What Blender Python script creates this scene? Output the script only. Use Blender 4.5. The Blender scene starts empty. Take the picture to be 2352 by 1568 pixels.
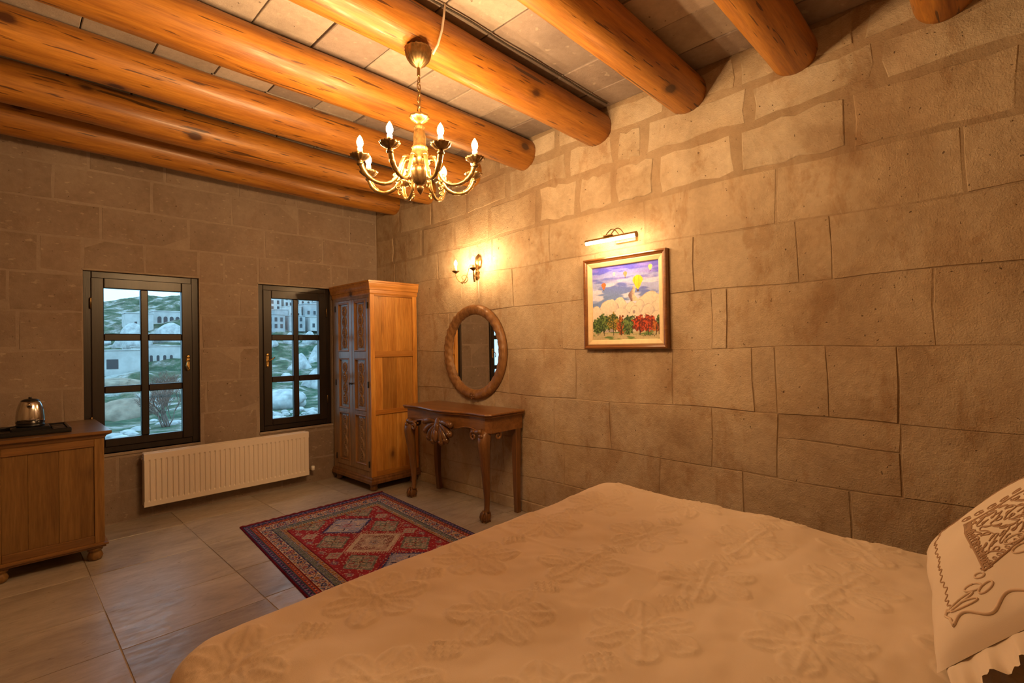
import bpy, math, random
import numpy as np
from mathutils import Vector, Matrix

random.seed(7)
scene = bpy.context.scene
COL = scene.collection
PI = math.pi

# ------------------------------------------------------------------ camera, sky, exposure
XR, YB, ZC = 2.97, 4.97, 2.989          # right wall, window wall, ceiling underside
XL, YF = -1.0, -0.62                    # left wall and head wall (behind the camera)
HC = 1.34


def cam_matrix(yaw, pitch, roll):
    cy, sy = math.cos(yaw), math.sin(yaw)
    cp, sp = math.cos(pitch), math.sin(pitch)
    cr, sr = math.cos(roll), math.sin(roll)
    Rz = Matrix(((cy, sy, 0), (-sy, cy, 0), (0, 0, 1)))
    Rx = Matrix(((1, 0, 0), (0, cp, -sp), (0, sp, cp)))
    Ry = Matrix(((cr, 0, sr), (0, 1, 0), (-sr, 0, cr)))
    R = Rz @ Rx @ Ry
    right, fwd, up = R.col[0], R.col[1], R.col[2]
    M = Matrix.Identity(4)
    for i in range(3):
        M[i][0] = right[i]; M[i][1] = up[i]; M[i][2] = -fwd[i]
    M[2][3] = HC
    return M


cd = bpy.data.cameras.new('camera')
cam = bpy.data.objects.new('camera', cd)
COL.objects.link(cam)
cd.sensor_width = 36.0
cd.lens = 1148.945 * 36.0 / 2352.0
cd.clip_start = 0.02
cd.clip_end = 800
cam.matrix_world = cam_matrix(0.801116, 0.0081537, 0.0163921)
scene.camera = cam

world = bpy.data.worlds.new('dusk_sky')
scene.world = world
world.use_nodes = True
bg = world.node_tree.nodes['Background']
bg.inputs[0].default_value = (0.52, 0.92, 1.25, 1)
bg.inputs[1].default_value = 2.2
scene.view_settings.view_transform = 'Standard'
scene.view_settings.look = 'None'
scene.view_settings.exposure = 0.0
scene.view_settings.gamma = 1.0
scene.view_settings.use_curve_mapping = False
LAMP = (1.0, 0.60, 0.27)                # tungsten tone of all the lamps


# ------------------------------------------------------------------ materials
class NT:
    def __init__(self, name):
        self.m = bpy.data.materials.new(name)
        self.m.use_nodes = True
        self.t = self.m.node_tree
        self.b = self.t.nodes['Principled BSDF']
        self.out = self.t.nodes['Material Output']

    def n(self, typ, **kw):
        nd = self.t.nodes.new(typ)
        for k, v in kw.items():
            setattr(nd, k, v)
        return nd

    def l(self, a, b):
        self.t.links.new(a, b)

    def pos(self, scale=(1, 1, 1), rnd=0.0):
        g = self.n('ShaderNodeNewGeometry')
        src = g.outputs['Position']
        if rnd:
            oi = self.n('ShaderNodeObjectInfo')
            mu = self.n('ShaderNodeMath', operation='MULTIPLY')
            mu.inputs[1].default_value = rnd
            self.l(oi.outputs['Random'], mu.inputs[0])
            ad = self.n('ShaderNodeVectorMath', operation='ADD')
            self.l(src, ad.inputs[0]); self.l(mu.outputs[0], ad.inputs[1])
            src = ad.outputs[0]
        mp = self.n('ShaderNodeMapping')
        mp.inputs['Scale'].default_value = scale
        self.l(src, mp.inputs[0])
        return mp.outputs[0]

    def noise(self, vec, scale, detail=4, rough=0.55, dist=0.0):
        nd = self.n('ShaderNodeTexNoise')
        nd.inputs['Scale'].default_value = scale
        nd.inputs['Detail'].default_value = detail
        nd.inputs['Roughness'].default_value = rough
        nd.inputs['Distortion'].default_value = dist
        self.l(vec, nd.inputs['Vector'])
        return nd.outputs[0]

    def ramp(self, fac, stops):
        r = self.n('ShaderNodeValToRGB')
        el = r.color_ramp.elements
        while len(el) < len(stops):
            el.new(0.5)
        for e, (p, c) in zip(el, stops):
            e.position = p
            e.color = (*c, 1) if len(c) == 3 else c
        self.l(fac, r.inputs[0])
        return r.outputs[0]

    def mix(self, fac, a, b, mode='MIX'):
        mx = self.n('ShaderNodeMix', data_type='RGBA', blend_type=mode)
        for s, v in ((mx.inputs[0], fac), (mx.inputs[6], a), (mx.inputs[7], b)):
            if isinstance(v, (int, float)):
                s.default_value = v
            elif isinstance(v, tuple):
                s.default_value = (*v, 1)
            else:
                self.l(v, s)
        return mx.outputs[2]

    def math(self, op, a, b=0.0):
        m = self.n('ShaderNodeMath', operation=op)
        for s, v in ((m.inputs[0], a), (m.inputs[1], b)):
            if isinstance(v, (int, float)):
                s.default_value = v
            else:
                self.l(v, s)
        return m.outputs[0]

    def rand(self, lo, hi):
        oi = self.n('ShaderNodeObjectInfo')
        mr = self.n('ShaderNodeMapRange')
        mr.inputs[3].default_value = lo
        mr.inputs[4].default_value = hi
        self.l(oi.outputs['Random'], mr.inputs[0])
        return mr.outputs[0]

    def bump(self, h, strength, dist=0.01, normal=None):
        b = self.n('ShaderNodeBump')
        b.inputs['Strength'].default_value = strength
        b.inputs['Distance'].default_value = dist
        self.l(h, b.inputs['Height'])
        if normal is not None:
            self.l(normal, b.inputs['Normal'])
        return b.outputs[0]

    def set(self, color=None, rough=None, normal=None, metal=None, spec=None):
        for key, v in (('Base Color', color), ('Roughness', rough), ('Metallic', metal), ('Specular IOR Level', spec)):
            if v is None:
                continue
            s = self.b.inputs[key]
            if isinstance(v, (int, float)):
                s.default_value = v
            elif isinstance(v, tuple):
                s.default_value = (*v, 1)
            else:
                self.l(v, s)
        if normal is not None:
            self.l(normal, self.b.inputs['Normal'])
        return self.m


def stone_mat(name, lo, mid, hi, rnd=(0.85, 1.1), rough_bump=0.5, fleck=(0.75, 0.66, 0.55), fleck_amt=0.25, pit=0.6, stain=0.0):
    k = NT(name)
    v = k.pos(rnd=17.0)
    big = k.noise(v, 2.6, 5, 0.6, 0.3)
    c = k.ramp(big, [(0.30, lo), (0.5, mid), (0.72, hi)])
    fine = k.noise(v, 26, 5, 0.65)
    c = k.mix(0.35, c, k.ramp(fine, [(0.3, (0.62, 0.60, 0.58)), (0.7, (1.12, 1.12, 1.12))]), 'MULTIPLY')
    fl = k.noise(k.pos((1, 1, 1.9), 17.0), 21, 2, 0.4)
    c = k.mix(k.math('MULTIPLY', k.ramp(fl, [(0.66, (0, 0, 0)), (0.74, (1, 1, 1))]), fleck_amt), c, fleck)
    pt = k.noise(v, 46, 2, 0.45)
    pits = k.ramp(pt, [(0.235, (1, 1, 1)), (0.275, (0, 0, 0))])
    c = k.mix(k.math('MULTIPLY', pits, pit), c, (0.09, 0.06, 0.04))
    c = k.mix(1.0, c, k.rand(*rnd), 'MULTIPLY')
    if stain:
        sv = k.noise(k.pos((1, 1, 0.8)), 1.9, 6, 0.62, 0.6)
        c = k.mix(stain, c, k.ramp(sv, [(0.34, (0.66, 0.52, 0.40)), (0.46, (0.92, 0.86, 0.78)), (0.56, (1.0, 1.0, 1.0)), (0.7, (1.12, 1.12, 1.1))]), 'MULTIPLY')
        sv2 = k.noise(k.pos((1, 1, 0.5)), 5.5, 5, 0.7, 0.4)
        c = k.mix(stain * 0.8, c, k.ramp(sv2, [(0.36, (0.70, 0.55, 0.42)), (0.45, (1.0, 1.0, 1.0))]), 'MULTIPLY')
    grain = k.noise(v, 130, 3, 0.65)
    lump = k.noise(v, 13, 4, 0.6)
    h = k.math('ADD', k.math('MULTIPLY', grain, 0.5), lump)
    h = k.math('SUBTRACT', h, k.math('MULTIPLY', pits, 0.5))
    nrm = k.bump(h, rough_bump, 0.016)
    return k.set(c, 0.88, nrm, spec=0.2)


def wood_mat(name, dark, mid, light, axis, rough=0.38, knots=True, rnd=(0.85, 1.1), knot_scale=3.2, cracks=False, coat=0.0, bump=0.12):
    k = NT(name)
    st = {'x': (0.35, 5, 5), 'y': (5, 0.35, 5), 'z': (5, 5, 0.35)}[axis]
    v = k.pos(st, 9.0)
    g = k.noise(v, 3.2, 6, 0.62, 0.9)
    c = k.ramp(g, [(0.28, dark), (0.5, mid), (0.72, light)])
    fv = k.pos(tuple(s * 6 for s in st), 9.0)
    f = k.noise(fv, 4.0, 4, 0.6)
    c = k.mix(0.6, c, k.ramp(f, [(0.3, (0.55, 0.5, 0.45)), (0.7, (1.12, 1.12, 1.12))]), 'MULTIPLY')
    h = f
    if knots:
        ks = {'x': (0.62, 1, 1), 'y': (1, 0.62, 1), 'z': (1, 1, 0.62)}[axis]
        vo = k.n('ShaderNodeTexVoronoi')
        vo.inputs['Scale'].default_value = knot_scale
        k.l(k.pos(ks, 9.0), vo.inputs['Vector'])
        wob = k.math('ADD', vo.outputs['Distance'], k.math('MULTIPLY', k.math('SUBTRACT', f, 0.5), 0.05))
        kn = k.ramp(wob, [(0.075, (1, 1, 1)), (0.11, (0.4, 0.4, 0.4)), (0.19, (0, 0, 0))])
        c = k.mix(k.math('MULTIPLY', kn, 0.92), c, (0.045, 0.012, 0.004))
    if cracks:
        sp = k.noise(k.pos(tuple(q * 2.2 for q in st), 9.0), 6.0, 2, 0.45)
        spk = k.ramp(sp, [(0.315, (1, 1, 1)), (0.345, (0, 0, 0))])
        c = k.mix(k.math('MULTIPLY', spk, 0.85), c, (0.06, 0.018, 0.006))
        cv = k.noise(k.pos(tuple(s * 1.6 for s in st), 9.0), 3.0, 2, 0.5)
        cr = k.ramp(cv, [(0.288, (1, 1, 1)), (0.305, (0, 0, 0))])
        c = k.mix(k.math('MULTIPLY', cr, 0.8), c, (0.03, 0.012, 0.004))
        h = k.math('SUBTRACT', h, cr)
    c = k.mix(1.0, c, k.rand(*rnd), 'MULTIPLY')
    m = k.set(c, rough, k.bump(h, bump, 0.004))
    k.b.inputs['Coat Weight'].default_value = coat
    k.b.inputs['Coat Roughness'].default_value = 0.2
    return m


def simple(name, color, rough=0.5, metal=0.0, nscale=0, namt=0.15, bump=0.0, spec=None):
    k = NT(name)
    if nscale:
        nz = k.noise(k.pos(), nscale, 4)
        c = k.mix(namt, color, k.ramp(nz, [(0.3, (0.3, 0.3, 0.3)), (0.7, (1.3, 1.3, 1.3))]), 'MULTIPLY')
        return k.set(c, rough, k.bump(nz, bump, 0.01) if bump else None, metal, spec)
    return k.set(color, rough, None, metal, spec)


def emit(name, color, strength):
    k = NT(name)
    e = k.n('ShaderNodeEmission')
    e.inputs[0].default_value = (*color, 1)
    e.inputs[1].default_value = strength
    k.l(e.outputs[0], k.out.inputs[0])
    return k.m


def attr_mat(name, attr, rough=0.9, nscale=0, bump=0.0, spec=0.2):
    k = NT(name)
    a = k.n('ShaderNodeAttribute')
    a.attribute_name = attr
    nrm = None
    if nscale:
        nrm = k.bump(k.noise(k.pos(), nscale, 3), bump, 0.003)
    return k.set(a.outputs['Color'], rough, nrm, spec=spec)


M = {}
M['stone_r'] = stone_mat('tuff_warm', (0.42, 0.325, 0.225), (0.49, 0.39, 0.275), (0.55, 0.45, 0.325), (0.96, 1.04), 0.7, fleck_amt=0.1, pit=0.75, stain=0.6)
M['stone_p'] = stone_mat('tuff_pale', (0.42, 0.335, 0.235), (0.56, 0.475, 0.36), (0.66, 0.58, 0.455), (0.94, 1.05), 0.7, fleck_amt=0.2, pit=0.8, stain=0.6)
M['mortar_r'] = stone_mat('mortar_tan', (0.36, 0.275, 0.185), (0.415, 0.32, 0.22), (0.46, 0.36, 0.25), (1, 1), 0.6, fleck_amt=0.0, pit=0.3, stain=0.5)
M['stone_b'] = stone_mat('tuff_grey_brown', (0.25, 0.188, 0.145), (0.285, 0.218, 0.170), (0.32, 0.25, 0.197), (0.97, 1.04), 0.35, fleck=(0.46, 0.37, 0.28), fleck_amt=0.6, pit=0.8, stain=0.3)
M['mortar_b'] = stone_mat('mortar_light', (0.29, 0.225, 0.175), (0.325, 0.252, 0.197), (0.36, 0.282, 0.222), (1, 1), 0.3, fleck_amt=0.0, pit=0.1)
M['stone_c'] = stone_mat('ceiling_tuff', (0.44, 0.375, 0.325), (0.50, 0.435, 0.38), (0.56, 0.49, 0.43), (0.82, 1.08), 0.25, fleck=(0.68, 0.61, 0.52), fleck_amt=0.45, pit=0.8)
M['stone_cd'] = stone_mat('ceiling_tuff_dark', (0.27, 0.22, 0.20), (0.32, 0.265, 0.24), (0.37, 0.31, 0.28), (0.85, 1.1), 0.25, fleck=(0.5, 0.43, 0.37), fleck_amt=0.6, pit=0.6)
M['gap'] = simple('joint_dark', (0.08, 0.06, 0.045), 0.95, nscale=12)
M['sill'] = stone_mat('sill_stone', (0.28, 0.22, 0.17), (0.34, 0.27, 0.21), (0.38, 0.31, 0.24), (1, 1), 0.2, pit=0.1)


def travertine():
    k = NT('travertine')
    v = k.pos((0.8, 2.1, 1), 13.0)
    n1 = k.noise(v, 2.2, 6, 0.62, 0.8)
    c = k.ramp(n1, [(0.28, (0.29, 0.245, 0.20)), (0.47, (0.40, 0.35, 0.295)), (0.62, (0.47, 0.42, 0.36)), (0.8, (0.56, 0.51, 0.45))])
    n2 = k.noise(k.pos((2.2, 6.5, 1), 13.0), 5, 6, 0.7, 0.5)
    c = k.mix(0.4, c, k.ramp(n2, [(0.3, (0.62, 0.6, 0.57)), (0.7, (1.12, 1.12, 1.12))]), 'MULTIPLY')
    c = k.mix(1.0, c, k.rand(0.9, 1.08), 'MULTIPLY')
    pits = k.ramp(n2, [(0.29, (1, 1, 1)), (0.33, (0, 0, 0))])
    c = k.mix(k.math('MULTIPLY', pits, 0.5), c, (0.12, 0.08, 0.05))
    r = k.ramp(n2, [(0.3, (0.5, 0.5, 0.5)), (0.7, (0.24, 0.24, 0.24))])
    return k.set(c, r, k.bump(n2, 0.12, 0.004), spec=0.5)


M['floor'] = travertine()
M['grout'] = simple('grout', (0.46, 0.39, 0.31), 0.9, nscale=20)
M['beam'] = wood_mat('beam_wood', (0.235, 0.076, 0.010), (0.41, 0.165, 0.020), (0.53, 0.24, 0.035), 'x', 0.46, True, (0.9, 1.1), 3.6, True, 0.15, 0.3)
M['pine_z'] = wood_mat('pine_upright', (0.36, 0.14, 0.022), (0.52, 0.24, 0.044), (0.62, 0.33, 0.08), 'z', 0.42, True, (0.66, 1.15), 3.0, coat=0.15)
M['pine_x'] = wood_mat('pine_crosswise', (0.33, 0.125, 0.02), (0.46, 0.20, 0.036), (0.56, 0.27, 0.065), 'x', 0.42, True, (0.85, 1.1), 2.6, coat=0.15)
M['carv'] = wood_mat('carved_brown', (0.20, 0.115, 0.055), (0.29, 0.175, 0.09), (0.36, 0.23, 0.125), 'z', 0.36, False, (0.9, 1.08), coat=0.2)
M['rim'] = wood_mat('door_moulding', (0.25, 0.12, 0.045), (0.33, 0.165, 0.06), (0.4, 0.21, 0.085), 'z', 0.4, False)
M['wal_y'] = wood_mat('walnut_long', (0.14, 0.056, 0.015), (0.225, 0.095, 0.027), (0.30, 0.14, 0.042), 'y', 0.3, False, coat=0.3)
M['wal_z'] = wood_mat('walnut_upright', (0.115, 0.05, 0.016), (0.185, 0.082, 0.026), (0.25, 0.12, 0.04), 'z', 0.34, False, coat=0.3)
M['cab_z'] = wood_mat('cabinet_pine_upright', (0.17, 0.082, 0.02), (0.24, 0.125, 0.034), (0.29, 0.16, 0.05), 'z', 0.45, True, (0.85, 1.08), 3.3)
M['cab_x'] = wood_mat('cabinet_pine_crosswise', (0.15, 0.068, 0.018), (0.215, 0.103, 0.03), (0.27, 0.14, 0.046), 'x', 0.34, True, (0.88, 1.08), 2.4, coat=0.3)
M['frame_w'] = wood_mat('window_dark_wood', (0.011, 0.007, 0.005), (0.017, 0.010, 0.007), (0.027, 0.015, 0.009), 'z', 0.4, False, coat=0.1)
M['mirfr'] = wood_mat('mirror_frame_wood', (0.17, 0.08, 0.03), (0.27, 0.135, 0.05), (0.35, 0.19, 0.075), 'z', 0.45, False)
M['picfr'] = wood_mat('picture_frame_wood', (0.13, 0.045, 0.012), (0.20, 0.075, 0.02), (0.27, 0.11, 0.03), 'y', 0.28, False, coat=0.4)
M['liner'] = simple('frame_liner', (0.72, 0.55, 0.33), 0.5, nscale=40)
M['brass'] = simple('old_brass', (0.62, 0.42, 0.16), 0.34, 1.0, 60, 0.5)
M['brassd'] = simple('dark_brass', (0.33, 0.22, 0.10), 0.4, 1.0, 60, 0.5)
M['candle'] = simple('candle_sleeve', (0.85, 0.78, 0.6), 0.5)
M['bulb'] = emit('chandelier_bulb', LAMP, 1350)
M['bulb2'] = emit('sconce_bulb', LAMP, 1300)
M['tube'] = emit('picture_lamp_tube', (1.0, 0.64, 0.32), 135)
M['black'] = simple('black_plastic', (0.012, 0.012, 0.013), 0.3)
M['iron'] = simple('dark_iron', (0.03, 0.028, 0.026), 0.5, 0.6)
M['steel'] = simple('brushed_steel', (0.62, 0.60, 0.58), 0.16, 1.0)
M['rad'] = simple('radiator_enamel', (0.74, 0.66, 0.58), 0.4)
M['radw'] = simple('white_valve', (0.8, 0.78, 0.74), 0.4)
M['cordw'] = simple('white_cord', (0.72, 0.62, 0.5), 0.6)
M['cordd'] = simple('dark_cord', (0.05, 0.04, 0.03), 0.6)
M['mirror'] = simple('mirror_glass', (0.86, 0.87, 0.86), 0.015, 1.0)


def glass():
    k = NT('window_glass')
    tr = k.n('ShaderNodeBsdfTransparent')
    tr.inputs[0].default_value = (0.93, 0.97, 0.97, 1)
    gl = k.n('ShaderNodeBsdfGlossy')
    gl.inputs['Roughness'].default_value = 0.01
    mx = k.n('ShaderNodeMixShader')
    mx.inputs[0].default_value = 0.05
    k.l(tr.outputs[0], mx.inputs[1]); k.l(gl.outputs[0], mx.inputs[2])
    k.l(mx.outputs[0], k.out.inputs[0])
    return k.m


M['glass'] = glass()


def cloth(name, color, nscale, bump):
    k = NT(name)
    v = k.pos()
    big = k.noise(v, 3.0, 4)
    if isinstance(color, str):
        at = k.n('ShaderNodeAttribute'); at.attribute_name = color
        color = at.outputs['Color']
    c = k.mix(0.25, color, k.ramp(big, [(0.3, (0.75, 0.72, 0.68)), (0.7, (1.1, 1.1, 1.1))]), 'MULTIPLY')
    w = k.noise(v, nscale, 2, 0.6)
    m = k.set(c, 0.85, k.bump(w, bump, 0.002), spec=0.15)
    k.b.inputs['Sheen Weight'].default_value = 0.15
    return m


M['spread'] = cloth('cream_bedspread', 'weave_colour', 420, 0.25)
M['pillow'] = cloth('white_linen', (0.70, 0.60, 0.49), 500, 0.15)
M['cordb'] = cloth('embroidery_brown', (0.40, 0.26, 0.165), 300, 0.1)
M['cordc'] = cloth('embroidery_cream', (0.68, 0.53, 0.40), 300, 0.1)
M['matt'] = cloth('mattress_ticking', (0.6, 0.55, 0.48), 300, 0.1)
M['rug'] = attr_mat('rug_pile', 'knot_colour', 0.95, 260, 0.5, 0.05)
M['canvas'] = attr_mat('oil_paint', 'paint_colour', 0.45, 180, 0.35, 0.4)


# ------------------------------------------------------------------ geometry helpers
class MB:
    """collects geometry, then links it as one mesh object"""

    def __init__(self):
        self.v = []; self.f = []; self.s = []

    def add(self, vs, fs, smooth=False):
        o = len(self.v)
        self.v += [tuple(p) for p in vs]
        self.f += [tuple(i + o for i in q) for q in fs]
        self.s += [smooth] * len(fs)
        return self

    def box(self, x0, x1, y0, y1, z0, z1, c=0.0):
        if c <= 0:
            vs = [(x, y, z) for x in (x0, x1) for y in (y0, y1) for z in (z0, z1)]
            fs = [(0, 1, 3, 2), (4, 6, 7, 5), (0, 4, 5, 1), (2, 3, 7, 6), (0, 2, 6, 4), (1, 5, 7, 3)]
            return self.add(vs, fs)
        cx, cy, cz = (x0 + x1) / 2, (y0 + y1) / 2, (z0 + z1) / 2
        hx, hy, hz = (x1 - x0) / 2, (y1 - y0) / 2, (z1 - z0) / 2
        c = min(c, hx * .95, hy * .95, hz * .95)
        vs = []; idx = {}
        for sx in (-1, 1):
            for sy in (-1, 1):
                for sz in (-1, 1):
                    for a in range(3):
                        h = [hx - c, hy - c, hz - c]
                        h[a] += c
                        idx[(sx, sy, sz, a)] = len(vs)
                        vs.append((cx + sx * h[0], cy + sy * h[1], cz + sz * h[2]))
        fs = []
        for a in range(3):
            b, d = (a + 1) % 3, (a + 2) % 3
            for s in (-1, 1):
                ring = []
                for sb, sd in ((-1, -1), (1, -1), (1, 1), (-1, 1)):
                    k = [0, 0, 0]; k[a] = s; k[b] = sb; k[d] = sd
                    ring.append(idx[(*k, a)])
                fs.append(tuple(ring) if s > 0 else tuple(ring[::-1]))
            for sb in (-1, 1):
                for sd in (-1, 1):
                    k0 = [0, 0, 0]; k0[b] = sb; k0[d] = sd
                    k1 = list(k0); k0[a] = -1; k1[a] = 1
                    q = (idx[(*k0, b)], idx[(*k1, b)], idx[(*k1, d)], idx[(*k0, d)])
                    fs.append(q if sb * sd < 0 else q[::-1])
        for key in [(x, y, z) for x in (-1, 1) for y in (-1, 1) for z in (-1, 1)]:
            t = (idx[(*key, 0)], idx[(*key, 1)], idx[(*key, 2)])
            fs.append(t if key[0] * key[1] * key[2] > 0 else t[::-1])
        return self.add(vs, fs)

    def lathe(self, prof, n=20, c=(0, 0, 0), flute=0, amp=0.0, sx=1.0, sy=1.0, z0flute=-1e9, z1flute=1e9):
        vs = []; fs = []
        for r, z in prof:
            for i in range(n):
                a = 2 * PI * i / n
                rr = r
                if flute and z0flute <= z <= z1flute:
                    rr = r * (1 + amp * math.cos(flute * a))
                vs.append((c[0] + rr * sx * math.cos(a), c[1] + rr * sy * math.sin(a), c[2] + z))
        for j in range(len(prof) - 1):
            for i in range(n):
                k = (i + 1) % n
                fs.append((j * n + i, j * n + k, (j + 1) * n + k, (j + 1) * n + i))
        fs.append(tuple(range(n))[::-1])
        fs.append(tuple((len(prof) - 1) * n + i for i in range(n)))
        return self.add(vs, fs, True)

    def tube(self, pts, r, n=8, closed=False):
        pts = [Vector(p) for p in pts]
        N = len(pts)
        rs = r if isinstance(r, (list, tuple)) else [r] * N
        vs = []; fs = []
        up = None
        for i, p in enumerate(pts):
            a = pts[(i - 1) % N] if (closed or i > 0) else p
            b = pts[(i + 1) % N] if (closed or i < N - 1) else p
            t = (b - a)
            t = t.normalized() if t.length > 1e-9 else Vector((0, 0, 1))
            if up is None:
                up = Vector((0, 0, 1)) if abs(t.z) < 0.9 else Vector((1, 0, 0))
            s = t.cross(up)
            if s.length < 1e-6:
                s = t.cross(Vector((1, 0.3, 0)))
            s.normalize()
            u = s.cross(t).normalized()
            up = u
            for k in range(n):
                an = 2 * PI * k / n
                vs.append(p + (s * math.cos(an) + u * math.sin(an)) * rs[i])
        for i in range(N if closed else N - 1):
            for k in range(n):
                a, b = i * n + k, i * n + (k + 1) % n
                c, d = ((i + 1) % N) * n + (k + 1) % n, ((i + 1) % N) * n + k
                fs.append((a, b, c, d))
        if not closed:
            fs.append(tuple(range(n))[::-1])
            fs.append(tuple((N - 1) * n + k for k in range(n)))
        return self.add(vs, fs, True)

    def ell(self, c, r, n=10, m=7, rot=None):
        vs = []; fs = []
        for j in range(1, m):
            th = PI * j / m
            for i in range(n):
                a = 2 * PI * i / n
                vs.append(Vector((r[0] * math.sin(th) * math.cos(a), r[1] * math.sin(th) * math.sin(a), r[2] * math.cos(th))))
        vs.append(Vector((0, 0, r[2]))); vs.append(Vector((0, 0, -r[2])))
        T, B = len(vs) - 2, len(vs) - 1
        for j in range(m - 2):
            for i in range(n):
                k = (i + 1) % n
                fs.append((j * n + i, (j + 1) * n + i, (j + 1) * n + k, j * n + k))
        for i in range(n):
            k = (i + 1) % n
            fs.append((T, i, k)); fs.append((B, (m - 2) * n + k, (m - 2) * n + i))
        if rot is not None:
            vs = [rot @ p for p in vs]
        c = Vector(c)
        return self.add([p + c for p in vs], fs, True)

    def prism(self, poly, z0, z1):
        n = len(poly)
        vs = [(x, y, z0) for x, y in poly] + [(x, y, z1) for x, y in poly]
        fs = [tuple(range(n))[::-1], tuple(range(n, 2 * n))]
        for i in range(n):
            k = (i + 1) % n
            fs.append((i, k, n + k, n + i))
        return self.add(vs, fs)

    def loft(self, rings, cap=True, smooth=True):
        n = len(rings[0])
        vs = [p for r in rings for p in r]; fs = []
        for j in range(len(rings) - 1):
            for i in range(n):
                k = (i + 1) % n
                fs.append((j * n + i, j * n + k, (j + 1) * n + k, (j + 1) * n + i))
        if cap:
            fs.append(tuple(range(n))[::-1])
            fs.append(tuple((len(rings) - 1) * n + i for i in range(n)))
        return self.add(vs, fs, smooth)

    def mesh(self, name):
        me = bpy.data.meshes.new(name)
        me.from_pydata(self.v, [], self.f)
        me.polygons.foreach_set('use_smooth', self.s)
        me.update()
        return me

    def build(self, name, mat, parent=None, origin=None):
        if origin is not None:
            ox, oy, oz = origin
            self.v = [(x - ox, y - oy, z - oz) for x, y, z in self.v]
        me = self.mesh(name)
        me.materials.append(M[mat] if isinstance(mat, str) else mat)
        return link(name, me, parent, origin)


def link(name, me, parent=None, loc=None):
    o = bpy.data.objects.new(name, me)
    COL.objects.link(o)
    if loc is not None:
        o.location = loc
    if parent is not None:
        o.parent = parent
    return o


def tag(o, label=None, cat=None, group=None, kind=None):
    if label: o['label'] = label
    if cat: o['category'] = cat
    if group: o['group'] = group
    if kind: o['kind'] = kind
    return o


def thing(name, label, cat, loc=(0, 0, 0), group=None):
    o = bpy.data.objects.new(name, None)
    o.empty_display_size = 0.05
    COL.objects.link(o)
    o.location = loc
    return tag(o, label, cat, group)


def copy_tree(o, parent=None):
    c = o.copy()
    COL.objects.link(c)
    if parent is not None:
        c.parent = parent
    for ch in list(o.children):
        copy_tree(ch, c)
    return c


def vnoise(x, y, seed=0):
    """smooth value noise on numpy arrays"""
    rs = np.random.RandomState(seed)
    G = rs.rand(64, 64)
    xi = np.floor(x).astype(int); yi = np.floor(y).astype(int)
    fx = x - xi; fy = y - yi
    fx = fx * fx * (3 - 2 * fx); fy = fy * fy * (3 - 2 * fy)
    a = G[xi % 64, yi % 64]; b = G[(xi + 1) % 64, yi % 64]
    c = G[xi % 64, (yi + 1) % 64]; d = G[(xi + 1) % 64, (yi + 1) % 64]
    return (a * (1 - fx) + b * fx) * (1 - fy) + (c * (1 - fx) + d * fx) * fy


def fbm(x, y, seed=0, oct=4):
    s = 0; a = 0.5
    for i in range(oct):
        s = s + a * vnoise(x * 2 ** i + 7.3 * i, y * 2 ** i + 3.1 * i, seed + i)
        a *= 0.5
    return s / (1 - 0.5 ** oct)


def grid_mesh(name, V, nu, nv, mat, parent=None, smooth=True, colors=None, attr=None, loc=None):
    """V: (nu*nv,3) array, index = i*nv+j"""
    I = np.arange(nu * nv).reshape(nu, nv)
    F = np.stack([I[:-1, :-1], I[1:, :-1], I[1:, 1:], I[:-1, 1:]], -1).reshape(-1, 4)
    me = bpy.data.meshes.new(name)
    me.vertices.add(len(V)); me.vertices.foreach_set('co', V.astype(np.float32).ravel())
    me.loops.add(F.size); me.loops.foreach_set('vertex_index', F.astype(np.int32).ravel())
    me.polygons.add(len(F))
    me.polygons.foreach_set('loop_start', np.arange(0, F.size, 4, dtype=np.int32))
    me.polygons.foreach_set('loop_total', np.full(len(F), 4, dtype=np.int32))
    me.polygons.foreach_set('use_smooth', np.full(len(F), smooth, dtype=bool))
    me.update(calc_edges=True)
    me.validate()
    if colors is not None:
        at = me.color_attributes.new(attr, 'FLOAT_COLOR', 'POINT')
        rgba = np.ones((len(V), 4), np.float32); rgba[:, :3] = colors
        at.data.foreach_set('color', rgba.ravel())
    me.materials.append(M[mat])
    return link(name, me, parent, loc)


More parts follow.
